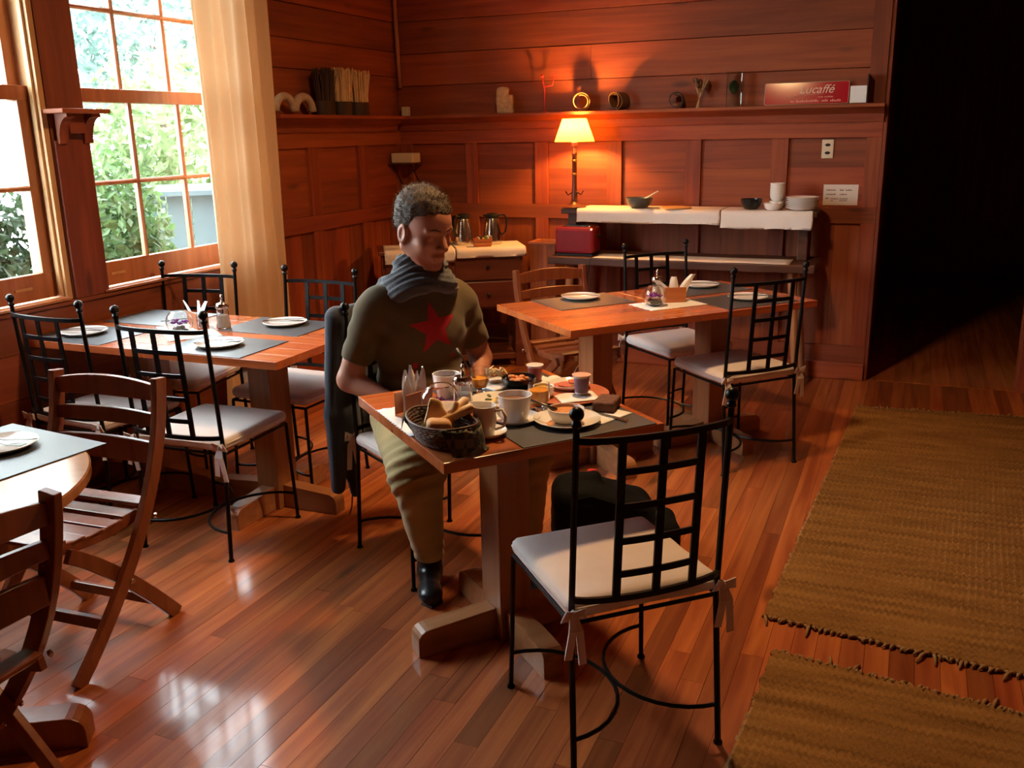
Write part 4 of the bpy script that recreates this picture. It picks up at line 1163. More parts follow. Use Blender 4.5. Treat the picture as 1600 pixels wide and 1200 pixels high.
def RR(u, v): return RF + ru * u + rv * v
setting((LL(-.39, .165), LL(-.40, .160)), 0, 'facing the iron chair behind the folding chair', .45)
setting((LL(-.41, .575), LL(-.405, .615)), 0, 'facing the iron chair before the panelled wall', .40)
setting((LL(-1.12, .165), LL(-1.155, .165)), 0, 'facing the iron chair below the window sill', .35)
placemat(LL(-1.09, .575), 0, 'grey woven placemat facing the chair in front of the curtain')
cutlery('table_fork', LL(-.96, .57) + Vector((0, 0, TZ + .004)), .9, 'steel fork lying on the bare placemat by the window')
setting((RR(.405, .585), RR(.43, .655)), rt_th, 'facing the folding chair before the chest', -.55)
setting((RR(1.13, .575), RR(1.165, .630)), rt_th, 'facing the iron chair before the bench', -.5)
setting((RR(1.09, .185), RR(1.13, .200)), rt_th, 'facing the iron chair beside the doorway', -.5)
setting(((RTC[0] + .08, RTC[1] + .385), (RTC[0] + .055, RTC[1] + .385)), math.radians(-6), 'on the round table', .35)

def runner_mat(c, rz, label, w, d):
    g = random.Random(3)
    t = thing('lace_mat', label, 'mat', (c[0], c[1], TZ + .0006), rz, 'white lace mats')
    obj('cloth', MB().sheet(30, 14, lambda u, v: ((u - .5) * w + (.004 * math.sin(v * 60) if u in (0, 1) else 0), (v - .5) * d + (.004 * math.sin(u * 90) if v in (0, 1) else 0), .0022 + .0004 * math.sin(u * 40) * math.sin(v * 30)), .0018), m_lace, t, smooth=True)
def flower_bowl(loc, label, r=.058):
    t = thing('flower_bowl', label, 'bowl', loc, random.uniform(0, 6), 'glass bowls with flowers')
    pr = []
    for i in range(15):
        a = -PI / 2 + .38 + (PI - .95) * i / 14
        pr.append((r * math.cos(a), r * .93 + r * math.sin(a)))
    inn = [(q[0] - .0022, q[1] + (.002 if k < 2 else 0)) for k, q in enumerate(pr)]
    obj('glass', MB().lathe([(0, 0)] + pr + inn[::-1] + [(0, pr[0][1] + .003)], 36), m_glass, t, smooth='auto')
    g = random.Random(int(loc[0] * 1000))
    mb = MB()
    for k in range(14):
        a = g.uniform(0, 6.28); q = r * .62 * math.sqrt(g.random())
        mb.ball((q * math.cos(a), q * math.sin(a), .014 + .012 * g.random()), .011, 8, 6, (1, 1, .8))
    obj('pebbles', mb, plain('dark_pebbles', (.05, .06, .05), .5, noise=.4, nscale=50), t, smooth=True)
    m_pet = plain('violet_petal', (.22, .03, .30), .6, noise=.3, nscale=90)
    for k in range(7):
        a = k * .9; q = .026 if k else 0; c = Vector((q * math.cos(a), q * math.sin(a), .045 + .008 * (k % 2)))
        mb = MB()
        for j in range(5):
            b = j * 1.2566; M = Matrix.Translation(c) @ Matrix.Rotation(b, 4, 'Z') @ Matrix.Rotation(-.5, 4, 'Y')
            mb.ball((.009, 0, 0), .009, 8, 5, (1, .75, .22), M)
        obj('flower', mb, m_pet, t, smooth=True)
    return t
def napkin_holder(loc, rz, label, n, spread, h=.13, nw=.036, tip=.92):
    t = thing('napkin_holder', label, 'napkin holder', loc, rz, 'wooden napkin holders')
    obj('base', MB().box(-.055, .055, -.022, .022, 0, .008), w_box, t, bevel=.001)
    for s in (-1, 1): obj('side_panel', MB().box(-.055, .055, s * .0245 - .0025, s * .0245 + .0025, 0, .075), w_box, t, bevel=.002)
    for k in range(n):
        x_ = -.034 + .068 * k / max(1, n - 1)
        y_ = -.012 + .024 * ((k * 3) % 5) / 4; sp = spread * (k / max(1, n - 1) - .5) * 2
        hh = h * (.85 + .15 * ((k * 7) % 3) / 2)
        mb = MB()
        mb.sheet(4, 8, lambda u, v: (x_ + (u - .5) * nw * (1 - tip * max(0, (v - .55) / .45) ** 1.8) + sp * v * v, y_ + .004 * math.sin(u * 6 + k) * v + .012 * (v ** 2) * ((k % 3) - 1), .0085 + hh * v), .0)
        v2 = [(p[0], p[1] + .0015, p[2]) for p in mb.v]
        nn = len(mb.v); f2 = [tuple(nn + i for i in reversed(f)) for f in mb.f]
        mb.v += v2; mb.f += f2
        obj('napkin', mb, m_paper, t, smooth=True)
    return t
def sugar_pourer(loc, label):
    t = thing('sugar_pourer', label, 'sugar pourer', loc, 0, 'glass sugar pourers')
    obj('glass', MB().lathe([(0, 0), (.030, 0), (.032, .004), (.030, .03), (.026, .075), (.025, .09), (.0225, .09), (.0235, .075), (.027, .03), (.028, .006), (0, .005)], 28), m_glass, t, smooth='auto')
    obj('sugar', MB().lathe([(0, .0065), (.0265, .0075), (.0255, .03), (.0235, .06), (0, .062)], 24), plain('white_sugar', (.82, .78, .74), .8), t, smooth='auto')
    lid = obj('lid', MB().lathe([(.0275, .0905), (.0290, .094), (.0290, .106), (.024, .114), (.008, .118), (0, .118)], 28), m_steel, t, smooth='auto')
    obj('spout', MB().tube([(0, 0, .1185), (.0, .0, .140), (.003, 0, .152)], .0055, 10), m_steel, lid, smooth=True)
    return t
# window tables
runner_mat(LL(-.74, .36), math.radians(-38), 'white lace mat under the napkins on the window tables', .36, .22)
flower_bowl(LL(-.73, .30) + Vector((0, 0, TZ + .003)), 'glass bowl of violet flowers on the window tables')
napkin_holder(LL(-.745, .435) + Vector((0, 0, TZ + .003)), -.5, 'wooden napkin holder with white napkins on the window tables', 3, .065, .125, .046, .45)
sugar_pourer(LL(-.625, .46) + Vector((0, 0, TZ + .003)), 'glass sugar pourer beside the napkins on the window tables')
# bench tables
runner_mat(RR(.72, .29), math.radians(49), 'white lace mat on the tables before the bench', .34, .20)
flower_bowl(RR(.63, .285) + Vector((0, 0, TZ + .003)), 'glass bowl of violet flowers on the tables before the bench', .056)
napkin_holder(RR(.775, .33) + Vector((0, 0, TZ + .003)), math.radians(30), 'wooden napkin holder with white napkins on the tables before the bench', 3, .065, .125, .046, .45)
sugar_pourer(RR(.745, .435) + Vector((0, 0, TZ + .003)), 'glass sugar pourer behind the napkins before the bench')

# ------------------------------------------------------------------ the breakfast
mth = math.radians(49.4)
mu = Vector((math.cos(mth), math.sin(mth), 0)); mv = Vector((-mu.y, mu.x, 0)); mc = Vector((-1.1245, 2.542, 0))
def MTB(u, v, z=0.0): return mc + mu * u + mv * v + Vector((0, 0, TZ + z))
placemat(MTB(.105, -.207), mth, 'grey woven placemat with the plate and soup bowl opposite the man', .44, .322)
placemat(MTB(.10, .205), mth, 'grey woven placemat before the seated man', .44, .32)
runner_mat(MTB(-.265, .03), mth + PI / 2, 'white lace mat under the bread basket', .30, .17)
napkin_holder(MTB(-.262, .080, .003), math.radians(72), 'wooden napkin holder with tall folded napkins on the breakfast table', 5, .01, .145)
flower_bowl(MTB(-.215, -.022, .003), 'glass bowl of violet flowers behind the bread basket', .062)
sugar_pourer(MTB(-.118, .030, .0008), 'glass sugar pourer with steel cap on the breakfast table')
def cup(loc, rz, label, r=.045, h=.075, drink=None, name='coffee_cup'):
    t = thing(name, label, 'cup', loc, rz, 'white breakfast cups')
    obj('cup', MB().lathe([(0, 0), (r * .66, 0), (r * .72, .004), (r * .90, h * .5), (r, h), (r - .0035, h), (r * .9 - .0035, h * .5), (r * .68, .008), (0, .007)], 36), m_porc, t, smooth='auto')
    obj('handle', MB().tube([(-r * .94, 0, h * .80), (-r * 1.5, 0, h * .78), (-r * 1.62, 0, h * .5), (-r * 1.3, 0, h * .25), (-r * .82, 0, h * .22)], 0, flat=(.010, .006), up=(0, 1, 0)), m_porc, t, smooth=True)
    if drink is not None: obj('drink', MB().lathe([(0, h * .78), (r * .94 - .002, h * .78), (0, h * .785)], 30), drink, t)
    return t
m_tea = plain('dark_tea', (.10, .03, .012), .1)
m_coffee = plain('milk_coffee', (.32, .17, .10), .2)
cup(MTB(-.100, .205, .0035), 2.6, 'white mug of tea in front of the man', .046, .078, m_tea, 'tea_mug')
tag(obj('saucer', plate_mesh(.074), m_porc, None, MTB(-.022, -.135, .0008), smooth='auto'), 'white saucer under the large coffee cup', 'saucer', 'white saucers')
cup(MTB(-.024, -.137, .0045), -.6, 'large white coffee cup on a saucer', .052, .080, m_coffee)
tag(obj('saucer', plate_mesh(.060), m_porc, None, MTB(-.155, -.215, .0008), smooth='auto'), 'white saucer under the milk jug', 'saucer', 'white saucers')
mj = thing('milk_jug', 'white porcelain milk jug with handle beside the bread basket', 'jug', MTB(-.160, -.218, .0045), mth - .85)
def jugm():
    mb = MB(); seg = 36; pr = [(.024, 0), (.027, .004), (.031, .02), (.034, .045), (.033, .066), (.036, .088), (.0335, .088), (.030, .066), (.031, .045), (.027, .01), (.0, .008)]
    mb.lathe([(0, 0)] + pr, seg)
    mb.v = [((x_ + (.012 * max(0, math.cos(math.atan2(y_, x_) - PI)) ** 6 * -1 if z > .07 else 0)), y_, z + (.006 * max(0, -x_ / .04) ** 3 if z > .08 else 0)) for x_, y_, z in mb.v]
    return mb
obj('body', jugm(), m_porc, mj, smooth='auto')
obj('handle', MB().tube([(.032, 0, .074), (.055, 0, .080), (.066, 0, .060), (.058, 0, .030), (.033, 0, .020)], 0, flat=(.010, .006), up=(0, 1, 0)), m_porc, mj, smooth=True)
obj('milk', MB().lathe([(0, .072), (.031, .072), (0, .0725)], 24), plain('milk', (.85, .80, .72), .3), mj)
def tumbler(loc, label, fill, r=.031, h=.085):
    t = thing('juice_glass', label, 'glass', loc, 0, 'juice glasses')
    foot = .014
    obj('glass', MB().lathe([(0, 0), (.022, 0), (.023, .003), (.011, .007), (.009, .012), (r * .72, .020), (r * .97, .035), (r, .055), (r * .96, h), (r * .96 - .0016, h), (r - .0018, .055), (r * .97 - .0018, .036), (r * .7, .0225), (0, .0185)], 32), m_glass, t, smooth='auto')
    zf = .022 + (h - .022) * fill
    obj('juice', MB().lathe([(0, .0195), (r * .66, .0232), (r * .97 - .0028, .037), (r - .0028, .052), (r - .003, max(zf, .053)), (0, max(zf, .053))], 30), m_juice, t, smooth='auto')
    return t
tumbler(MTB(.085, -.085, .0034), 'stemmed glass nearly full of orange juice between the plates', .70, .034, .088)
tumbler(MTB(.010, .190, .0034), 'half-empty juice glass with a spoon near the man', .45, .032, .085)
tag(obj('teaspoon', MB().tube([(.0, 0, .0), (.01, 0, .02), (.055, .0, .105)], [.006, .0025, .0028], 8), m_cut, None, MTB(-.005, .195, .055), mth + 2.9, smooth=True), 'long teaspoon leaning in the half-empty juice glass', 'spoon')
# bread basket
bk = thing('bread_basket', 'oval dark wicker bread basket on the table corner', 'basket', MTB(-.288, -.212, .0028), math.radians(-28))
m_wick = plain('dark_wicker', (.10, .035, .014), .5, noise=.4, nscale=60)
AX, AY, BH = .128, .080, .060
def ringp(z, k=0):
    f = .70 + .30 * (z / BH) ** .7
    return [(AX * f * math.cos(2 * PI * i / 48), AY * f * math.sin(2 * PI * i / 48), z + .004 + .010 * abs(math.cos(2 * PI * i / 48)) ** 3 * (z / BH)) for i in range(48)]
wk = MB()
for k in range(9): wk.tube(ringp(BH * k / 8), .0026 if k < 8 else .0042, 5, closed=True)
for i in range(32):
    for tw in (-1, 1):
        pts = []
        for k in range(5):
            z = BH * k / 4; f = .70 + .30 * (z / BH) ** .7; a = 2 * PI * i / 32 + tw * .10 * k
            pts.append((AX * f * math.cos(a), AY * f * math.sin(a), z + .004 + .010 * abs(math.cos(a)) ** 3 * (z / BH)))
        wk.tube(pts, .0020, 4)
obj('wicker', wk, m_wick, bk, smooth=True)
obj('bottom', MB().lathe([(0, .0015), (.70, .0015), (.70, .005), (0, .005)], 40, sx=AX, sy=AY), m_wick, bk)
def checks():
    m, nt, b = _new('checked_napkin'); N = nt.nodes.new; L = nt.links.new
    tc = N('ShaderNodeTexCoord'); ck = N('ShaderNodeTexChecker'); ck.inputs['Scale'].default_value = 42
    ck.inputs['Color1'].default_value = (.035, .04, .032, 1); ck.inputs['Color2'].default_value = (.16, .14, .08, 1)
    L(tc.outputs['Object'], ck.inputs['Vector']); L(ck.outputs['Color'], b.inputs['Base Color']); b.inputs['Roughness'].default_value = .9
    MATS['checked_napkin'] = m
    return m
m_chk = checks()
nk = thing('checked_napkin', 'dark checked cloth lining the bread basket', 'cloth', MTB(-.288, -.212, .0028), math.radians(-28))
def nf(u, v):
    x_ = -.150 + u * .335; y_ = -.070 + v * .165
    e = math.sqrt((x_ / AX) ** 2 + (y_ / AY) ** 2)
    if e < .78: z = .012 + .02 * e ** 3
    elif e < 1.08: z = .022 + (.058 - .022) * min(1, (e - .78) / .27)
    else: z = .070 - .16 * (e - 1.08) ** 1.1
    return (x_ * (1 if e < 1.1 else 1.1 / e * (1 + .25 * (e - 1.1))), y_ * (1 if e < 1.1 else 1.1 / e * (1 + .2 * (e - 1.1))), max(.002, z + .005 * math.sin(u * 19) * math.sin(v * 13 + 1)))
obj('cloth', MB().sheet(48, 30, nf, .0015), m_chk, nk, smooth=True)
m_crumb = plain('bread', (.62, .34, .14), .8, noise=.3, nscale=60, bump=.2)
m_pale = plain('pale_bread', (.72, .46, .22), .8, noise=.25, nscale=50, bump=.2)
def bread(label, u, v, z, sx, sy, sz, rot, mat, seed, wedge=False):
    t = thing('bread_piece', label, 'bread', MTB(u, v, z), 0, 'bread in the basket')
    t.rotation_euler = rot
    def fn(P):
        d = s_box(P, (0, 0, 0), (sx, sy, sz), min(sx, sy, sz) * .7)
        if wedge: d = smax(d, (P[..., 0] * .75 + P[..., 1] * .66 - sx * .35), .008)
        return d + .0012 * wav(P, 160, seed)
    m = max(sx, sy, sz) + .012
    sdf_obj('crumb', fn, (-m, -m, -m), (m, m, m), .0045, mat, t)
bread('triangular toast standing on edge in the bread basket', -.278, -.190, .075, .044, .040, .008, (1.15, .3, .5), m_pale, 1, True)
bread('thick bread slice leaning at the far side of the basket', -.262, -.165, .070, .050, .036, .009, (1.0, -.2, -.4), m_crumb, 2)
bread('long bread stick lying towards the milk jug', -.245, -.205, .072, .058, .014, .012, (0, -.35, mth - .2), m_pale, 3)
bread('second bread stick crossed over the first', -.235, -.182, .078, .055, .013, .011, (0, -.45, mth + .35), m_pale, 4)
bread('small roll low at the basket front', -.305, -.232, .055, .034, .028, .022, (0, .1, .6), m_crumb, 5)
# plates, bowls and food
plate(MTB(.100, -.232), 'white plate with the soup bowl beside the dark bread', .100, TZ + .0036)
def small_bowl(loc, label, r, h, foot, mat, food=None, foodmat=None, grp='breakfast bowls', fz=.8, name='food_bowl'):
    t = thing(name, label, 'bowl', loc, 0, grp)
    obj('bowl', MB().lathe(bowl_prof(r, h, foot), 36), mat, t, smooth='auto')
    if food == 'flat': obj('food', MB().lathe([(0, h * fz), (r * .86, h * fz - .001), (r * .5, h * fz + .004), (0, h * fz + .006)], 30), foodmat, t, smooth=True)
    if food == 'chunks':
        g = random.Random(int(r * 1e5)); 
        for k in range(14):
            a = g.uniform(0, 6.28); q = r * .62 * math.sqrt(g.random())
            obj('morsel', MB().ball((q * math.cos(a), q * math.sin(a), h * fz + g.uniform(-.002, .008)), r * .20, 8, 6, (1, .8, .7)), foodmat, t, smooth=True)
    return t
m_curry = plain('orange_stew', (.70, .26, .06), .5, noise=.4, nscale=120, bump=.4)
m_fruit = plain('fruit_pieces', (.75, .28, .10), .4, noise=.4, nscale=60)
m_papaya = plain('yellow_preserve', (.80, .46, .08), .4, noise=.3, nscale=90)
small_bowl(MTB(.095, -.235, .0076), 'white bowl of orange stew standing on the plate', .054, .042, .026, m_porc, 'flat', m_curry)
tag(obj('soup_spoon', MB().tube([(.0, 0, .0), (.03, 0, .014), (.085, .0, .030)], [.008, .003, .003], 8), m_cut, None, MTB(.070, -.222, .042), mth + 2.4, smooth=True), 'spoon handle resting over the stew bowl', 'spoon')
small_bowl(MTB(.155, .190, .0034), 'black bowl heaped with fruit pieces', .058, .036, .032, plain('black_ceramic', (.012, .012, .013), .25), 'chunks', m_fruit, fz=.75)
sq = thing('square_dish', 'white square dish under the bowl of meringue', 'plate', MTB(.105, .255, .0036), mth + .3)
obj('dish', MB().box(-.065, .065, -.065, .065, 0, .008), m_porc, sq, bevel=.003)
mr = small_bowl(MTB(.105, .255, .0121), 'small glass bowl piled with pale flaky meringue', .040, .030, .02, m_glass, None)
gm = random.Random(8)
for k in range(16):
    a = gm.uniform(0, 6.28); q = .030 * math.sqrt(gm.random())
    M = Matrix.Translation((q * math.cos(a), q * math.sin(a), .026 + gm.uniform(0, .024))) @ Matrix.Rotation(gm.uniform(-.9, .9), 4, 'X') @ Matrix.Rotation(gm.uniform(-.9, .9), 4, 'Y')
    obj('flake', MB().box(-.012, .012, -.009, .009, -.002, .002, M), plain('meringue', (.85, .66, .38), .7), mr, bevel=.001)
p_om = thing('omelette_plate', 'white plate with leftovers of omelette in the middle of the table', 'plate', MTB(.010, .060, .0008))
obj('dish', plate_mesh(.088), m_porc, p_om, smooth='auto')
def scraps(parent, n, rad, mat, seed, z, sz=.012):
    g = random.Random(seed)
    for k in range(n):
        a = g.uniform(0, 6.28); q = rad * math.sqrt(g.random())
        M = Matrix.Translation((q * math.cos(a), q * math.sin(a), z + g.uniform(0, .004))) @ Matrix.Rotation(g.uniform(0, 3), 4, 'Z') @ Matrix.Rotation(g.uniform(-.3, .3), 4, 'X')
        obj('morsel', MB().box(-sz * 1.6, sz * 1.6, -sz * .6, sz * .6, -.002, .003, M), mat, parent, bevel=.001)
scraps(p_om, 9, .050, plain('omelette', (.80, .50, .14), .6, noise=.3, nscale=70), 3, .008)
scraps(p_om, 4, .050, plain('herb', (.12, .16, .04), .7), 4, .011, .007)
# terracotta serving tray with its dishes
tr = thing('terracotta_tray', 'round terracotta tray holding ham, preserve and yoghurt', 'tray', MTB(.245, .020, .0036))
obj('disc', MB().lathe([(0, 0), (.120, 0), (.134, .006), (.136, .010), (.132, .0095), (.120, .005), (0, .005)], 56), plain('terracotta', (.48, .12, .045), .6, noise=.15, nscale=30), tr, smooth='auto')
TT = .0036 + .0056
hp = thing('ham_plate', 'small white plate of sliced ham on the terracotta tray', 'plate', MTB(.290, .085, TT))
obj('dish', plate_mesh(.070), m_porc, hp, smooth='auto')
m_ham = plain('ham', (.62, .16, .10), .45, noise=.2, nscale=60)
gh = random.Random(4)
for k in range(6):
    M = Matrix.Translation((-.02 + .012 * k, gh.uniform(-.015, .015), .008 + .003 * k)) @ Matrix.Rotation(gh.uniform(0, 3), 4, 'Z') @ Matrix.Rotation(.12, 4, 'X')
    obj('ham_slice', MB().lathe([(0, 0), (.030, 0), (.031, .0015), (0, .002)], 20, M, sx=1, sy=.7), m_ham, hp, smooth='auto')
obj('cheese_slice', MB().box(.015, .062, -.025, .02, .014, .017), plain('cheese', (.85, .66, .25), .5), hp, bevel=.001)
small_bowl(MTB(.165, .035, TT), 'white ramekin of yellow preserve on the tray edge', .036, .034, .026, m_porc, 'flat', m_papaya)
tag(obj('paper_napkin', MB().sheet(12, 8, lambda u, v: ((u - .5) * .13, (v - .5) * .085, .003 + .006 * abs(math.sin(u * 5)) * v), .001), m_paper, None, MTB(.245, -.045, TT), mth - .2, smooth=True), 'crumpled white paper napkin on the terracotta tray', 'napkin', 'paper napkins')
def yoghurt(loc, label, col, sealed):
    t = thing('yoghurt_cup', label, 'yoghurt cup', loc, .4, 'yoghurt cups')
    obj('cup', MB().lathe([(0, 0), (.0215, 0), (.024, .058), (.0228, .058), (.0205, .004), (0, .003)], 28), plain('cup_plastic', (.62, .55, .58), .4), t, smooth='auto')
    obj('wrapper', MB().lathe([(.0222, .006), (.0247, .052)], 28, cap=False), plain('wrapper_' + label[:4].strip(), col, .45, noise=.5, nscale=35), t, smooth=True)
    obj('rim', MB().lathe([(.0228, .0582), (.030, .0582), (.030, .0605), (.0228, .0605)], 28), m_porc, t)
    if sealed: obj('foil_lid', MB().lathe([(0, .061), (.030, .061), (.031, .0618), (0, .0622)], 24), plain('foil_lid', (.72, .40, .30), .4, noise=.3, nscale=40), t)
    return t
yoghurt(MTB(.235, .225, .0036), 'opened yoghurt cup with a red wrapper near the man', (.38, .09, .09), False)
yoghurt(MTB(.275, -.020, TT + .008), 'sealed yoghurt cup with a dark wrapper on the tray', (.20, .12, .17), True)
tag(obj('paper_napkin', MB().sheet(10, 8, lambda u, v: ((u - .5) * .10, (v - .5) * .07, .003 + .010 * u * abs(math.sin(v * 4))), .001), m_paper, None, MTB(.275, .19, .0036), mth + .9, smooth=True), 'folded white napkin beside the opened yoghurt cup', 'napkin', 'paper napkins')
db = thing('dark_bread', 'thick slice of dark rye cake on the placemat corner', 'bread', MTB(.280, -.165, .0034), mth + .75)
sdf_obj('crumb', lambda P: s_box(P, (0, 0, .016), (.052, .034, .0155), .006) + .0014 * wav(P, 190, 9), (-.065, -.045, -.004), (.065, .045, .04), .004, plain('rye_cake', (.14, .055, .028), .85, noise=.35, nscale=120, bump=.4), db)
tag(obj('paper_napkin', MB().sheet(12, 8, lambda u, v: ((u - .5) * .15, (v - .5) * .09, .002 + .003 * math.sin(u * 6) * v), .001), m_paper, None, MTB(.232, -.235, .0034), mth + .35, smooth=True), 'white paper napkin under the fork by the rye cake', 'napkin', 'paper napkins')
cutlery('table_fork', MTB(.222, -.222, .0085), mth + 1.9, 'steel fork lying on the napkin by the rye cake')
cutlery('table_knife', MTB(.255, .145, .0040), mth + .9, 'steel knife between the ham plate and the man')
# ------------------------------------------------------------------ the seated man (x forward, y to his left)
MO = Vector((-1.665, 2.985, 0)); MA = math.radians(-35)
person = thing('person', 'man in olive star t-shirt, grey scarf and khaki trousers seated at breakfast', 'person', MO, MA)
m_skin = plain('skin', (.46, .19, .115), .5, noise=.10, nscale=30, sss=.12)
m_hair = plain('greying_hair', (.075, .050, .034), .7, noise=.85, nscale=160, bump=.8)
m_brow = plain('eyebrow_hair', (.045, .026, .017), .9, spec=.1)
m_shirt = plain('olive_cotton', (.115, .077, .032), .9, noise=.08, nscale=25, bump=.08, sheen=.15)
m_pants = plain('khaki_cotton', (.36, .26, .105), .9, noise=.08, nscale=18, bump=.1, sheen=.1)
m_scarf = plain('grey_scarf_wool', (.060, .060, .068), .95, noise=.15, nscale=60, bump=.3, sheen=.3)
m_shoe = plain('black_leather', (.010, .010, .012), .3, noise=.1, nscale=20)
A_ = np.array
SH = {-1: (.02, -.188, .975), 1: (.02, .188, .975)}
EL = {-1: (-.035, -.262, .735), 1: (.005, .272, .745)}
WR = {-1: (.185, -.150, .655), 1: (.195, .150, .655)}
HP = {-1: (.03, -.095, .575), 1: (.03, .095, .575)}
KN = {-1: (.470, -.250, .525), 1: (.50, .160, .525)}
AN = {-1: (.270, -.118, .095), 1: (.47, .165, .095)}
HC = A_((.095, 0, 1.275), np.float32)                         # head centre
hy, hp_ = math.radians(13), math.radians(15)                   # head turned left and bent down
RH = (Matrix.Rotation(hy, 3, 'Z') @ Matrix.Rotation(hp_, 3, 'Y'))
RHn = np.array(RH, np.float32)
HS = 1.07
def to_head(P): return ((P - HC) @ RHn) / HS
def torso(P):
    d = s_ell(P, (.0, 0, .60), (.125, .165, .115))
    d = smin(d, s_ell(P, (.02, 0, .72), (.112, .150, .15)), .05)
    d = smin(d, s_ell(P, (.025, 0, .90), (.120, .172, .16)), .05)
    d = smin(d, s_cone(P, (.012, -.14, 1.000), (.012, .14, 1.000), .062, .062), .05)
    d = smin(d, s_cone(P, (.015, 0, 1.04), (.06, 0, 1.17), .072, .058), .03)
    return d
def arm(P, s, g=0.0):
    d = s_cone(P, SH[s], EL[s], .056 + g, .043 + g)
    return smin(d, s_cone(P, EL[s], WR[s], .043 + g, .029 + g), .02)
def leg(P, s, g=0.0):
    d = s_cone(P, HP[s], KN[s], .090 + g * 1.6, .066 + g * 1.9)
    d = smin(d, s_cone(P, KN[s], AN[s], .062 + g * 1.9, .036 + g), .03)
    return smin(d, s_ell(P, tuple(A_(KN[s]) * .55 + A_(AN[s]) * .45 - A_((.022, 0, 0))), (.05, .048, .10)), .03)
def hand(P, s):
    w = A_(WR[s], np.float32); f = A_((.72, -s * .62, -.16)); f /= np.linalg.norm(f)
    n = A_((.12, -s * .05, .99)); n -= f * (n @ f); n /= np.linalg.norm(n); side = np.cross(n, f)
    palm = w + f * .050
    Rm = np.stack([f, side, n], 1)
    d = s_box(P, palm, (.048, .040, .014), .013, Rm)
    d = smin(d, s_cone(P, w - f * .02, w + f * .03, .028, .024), .02)
    for k, (o, l) in enumerate(((-.030, .070), (-.010, .080), (.010, .075), (.029, .058))):
        a = palm + f * .044 + side * o; b = a + f * l * .52 - n * .006; c = b + f * l * .42 - n * .020
        d = smin(d, smin(s_cone(P, a, b, .0092, .0085), s_cone(P, b, c, .0085, .0068), .004), .006)
    th = s if True else 1
    a = w + f * .022 + side * (-.030 if s > 0 else .030); b = a + f * .038 + side * (-.026 if s > 0 else .026); c = b + f * .030 - n * .004
    return smin(d, smin(s_cone(P, a, b, .0125, .0105), s_cone(P, b, c, .0105, .008), .004), .010)
def skull(Q): return s_ell(Q, (-.012, 0, .035), (.100, .077, .092))
def head(P):
    Q = to_head(P)
    d = skull(Q)
    d = smin(d, s_ell(Q, (.028, 0, -.040), (.069, .064, .088)), .035)
    d = smin(d, s_ell(Q, (.040, 0, .035), (.058, .060, .060)), .03)
    d = smin(d, s_cone(Q, (-.01, -.056, -.055), (.062, -.022, -.106), .021, .019), .02)
    d = smin(d, s_cone(Q, (-.01, .056, -.055), (.062, .022, -.106), .021, .019), .02)
    d = smin(d, s_ell(Q, (.076, 0, -.108), (.020, .024, .018)), .018)
    for s in (-1, 1):
        d = smin(d, s_ell(Q, (.062, s * .046, -.028), (.024, .020, .018)), .02)
        d = smax(d, -s_ell(Q, (.104, s * .032, -.001), (.021, .019, .0135)), .014)
        d = smin(d, s_ell(Q, (.077, s * .032, -.004), (.0145, .0165, .0125)), .003)
        d = smax(d, -s_cone(Q, (.0925, s * .020, -.0085), (.086, s * .044, -.0085), .0014, .0014), .002)
        d = smin(d, s_cone(Q, (.094, s * .012, .022), (.080, s * .050, .020), .0085, .007), .010)
        e = s_ell(Q, (-.006, s * .081, -.012), (.022, .0085, .034))
        e = smax(e, -s_ell(Q, (-.001, s * .090, -.010), (.013, .008, .022)), .005)
        d = smin(d, e, .006)
    d = smin(d, s_cone(Q, (.094, 0, .012), (.118, 0, -.030), .0085, .0125), .012)
    for s in (-1, 1): d = smin(d, s_ell(Q, (.107, s * .0125, -.036), (.011, .008, .008)), .006)
    d = smin(d, s_ell(Q, (.090, 0, -.068), (.012, .026, .014)), .012)
    d = smin(d, s_cone(Q, (.099, -.016, -.0655), (.099, .016, -.0655), .0058, .0058), .005)
    d = smin(d, s_cone(Q, (.097, -.015, -.0785), (.097, .015, -.0785), .0065, .0065), .005)
    d = smax(d, -s_cone(Q, (.106, -.021, -.0715), (.106, .021, -.0715), .0022, .0022), .003)
    for s in (-1, 1): d = smax(d, -s_cone(Q, (.104, s * .022, -.040), (.090, s * .036, -.068), .0012, .0010), .005)
    return d * HS
def skin_upper(P):
    return smin(head(P), s_cone(P, (.02, 0, 1.03), (.075, 0, 1.19), .068, .056), .02)
V1, F1 = surface_nets(skin_upper, (-.12, -.16, 1.02), (.30, .16, 1.46), .0042)
def skin_lower(P):
    d = torso(P) + .008
    for s in (-1, 1): d = smin(d, arm(P, s), .02)
    return d
V2, F2 = surface_nets(skin_lower, (-.18, -.35, .46), (.30, .35, 1.14), .010)
Vh = []; Fh = []; nn = 0
parts = [(V1, F1), (V2, F2)]
for s in (-1, 1):
    w = A_(WR[s]); parts.append(surface_nets(lambda P: smin(hand(P, s), s_cone(P, A_(EL[s]) * .35 + w * .65, w, .0335, .029), .01), w + A_((-.09, -.13, -.09)), w + A_((.22, .13, .07)), .0045))
def skin_legs(P): return np.minimum(leg(P, -1, -.010), leg(P, 1, -.010))
parts.append(surface_nets(skin_legs, (-.08, -.36, .05), (.66, .32, .69), .012))
for V, Fc in parts:
    Vh.append(V); Fh.append(Fc + nn); nn += len(V)
me = bpy.data.meshes.new('body'); me.from_pydata(np.concatenate(Vh).tolist(), [], np.concatenate(Fh).tolist())
for p in me.polygons: p.use_smooth = True
body = obj('body', me, m_skin, person)
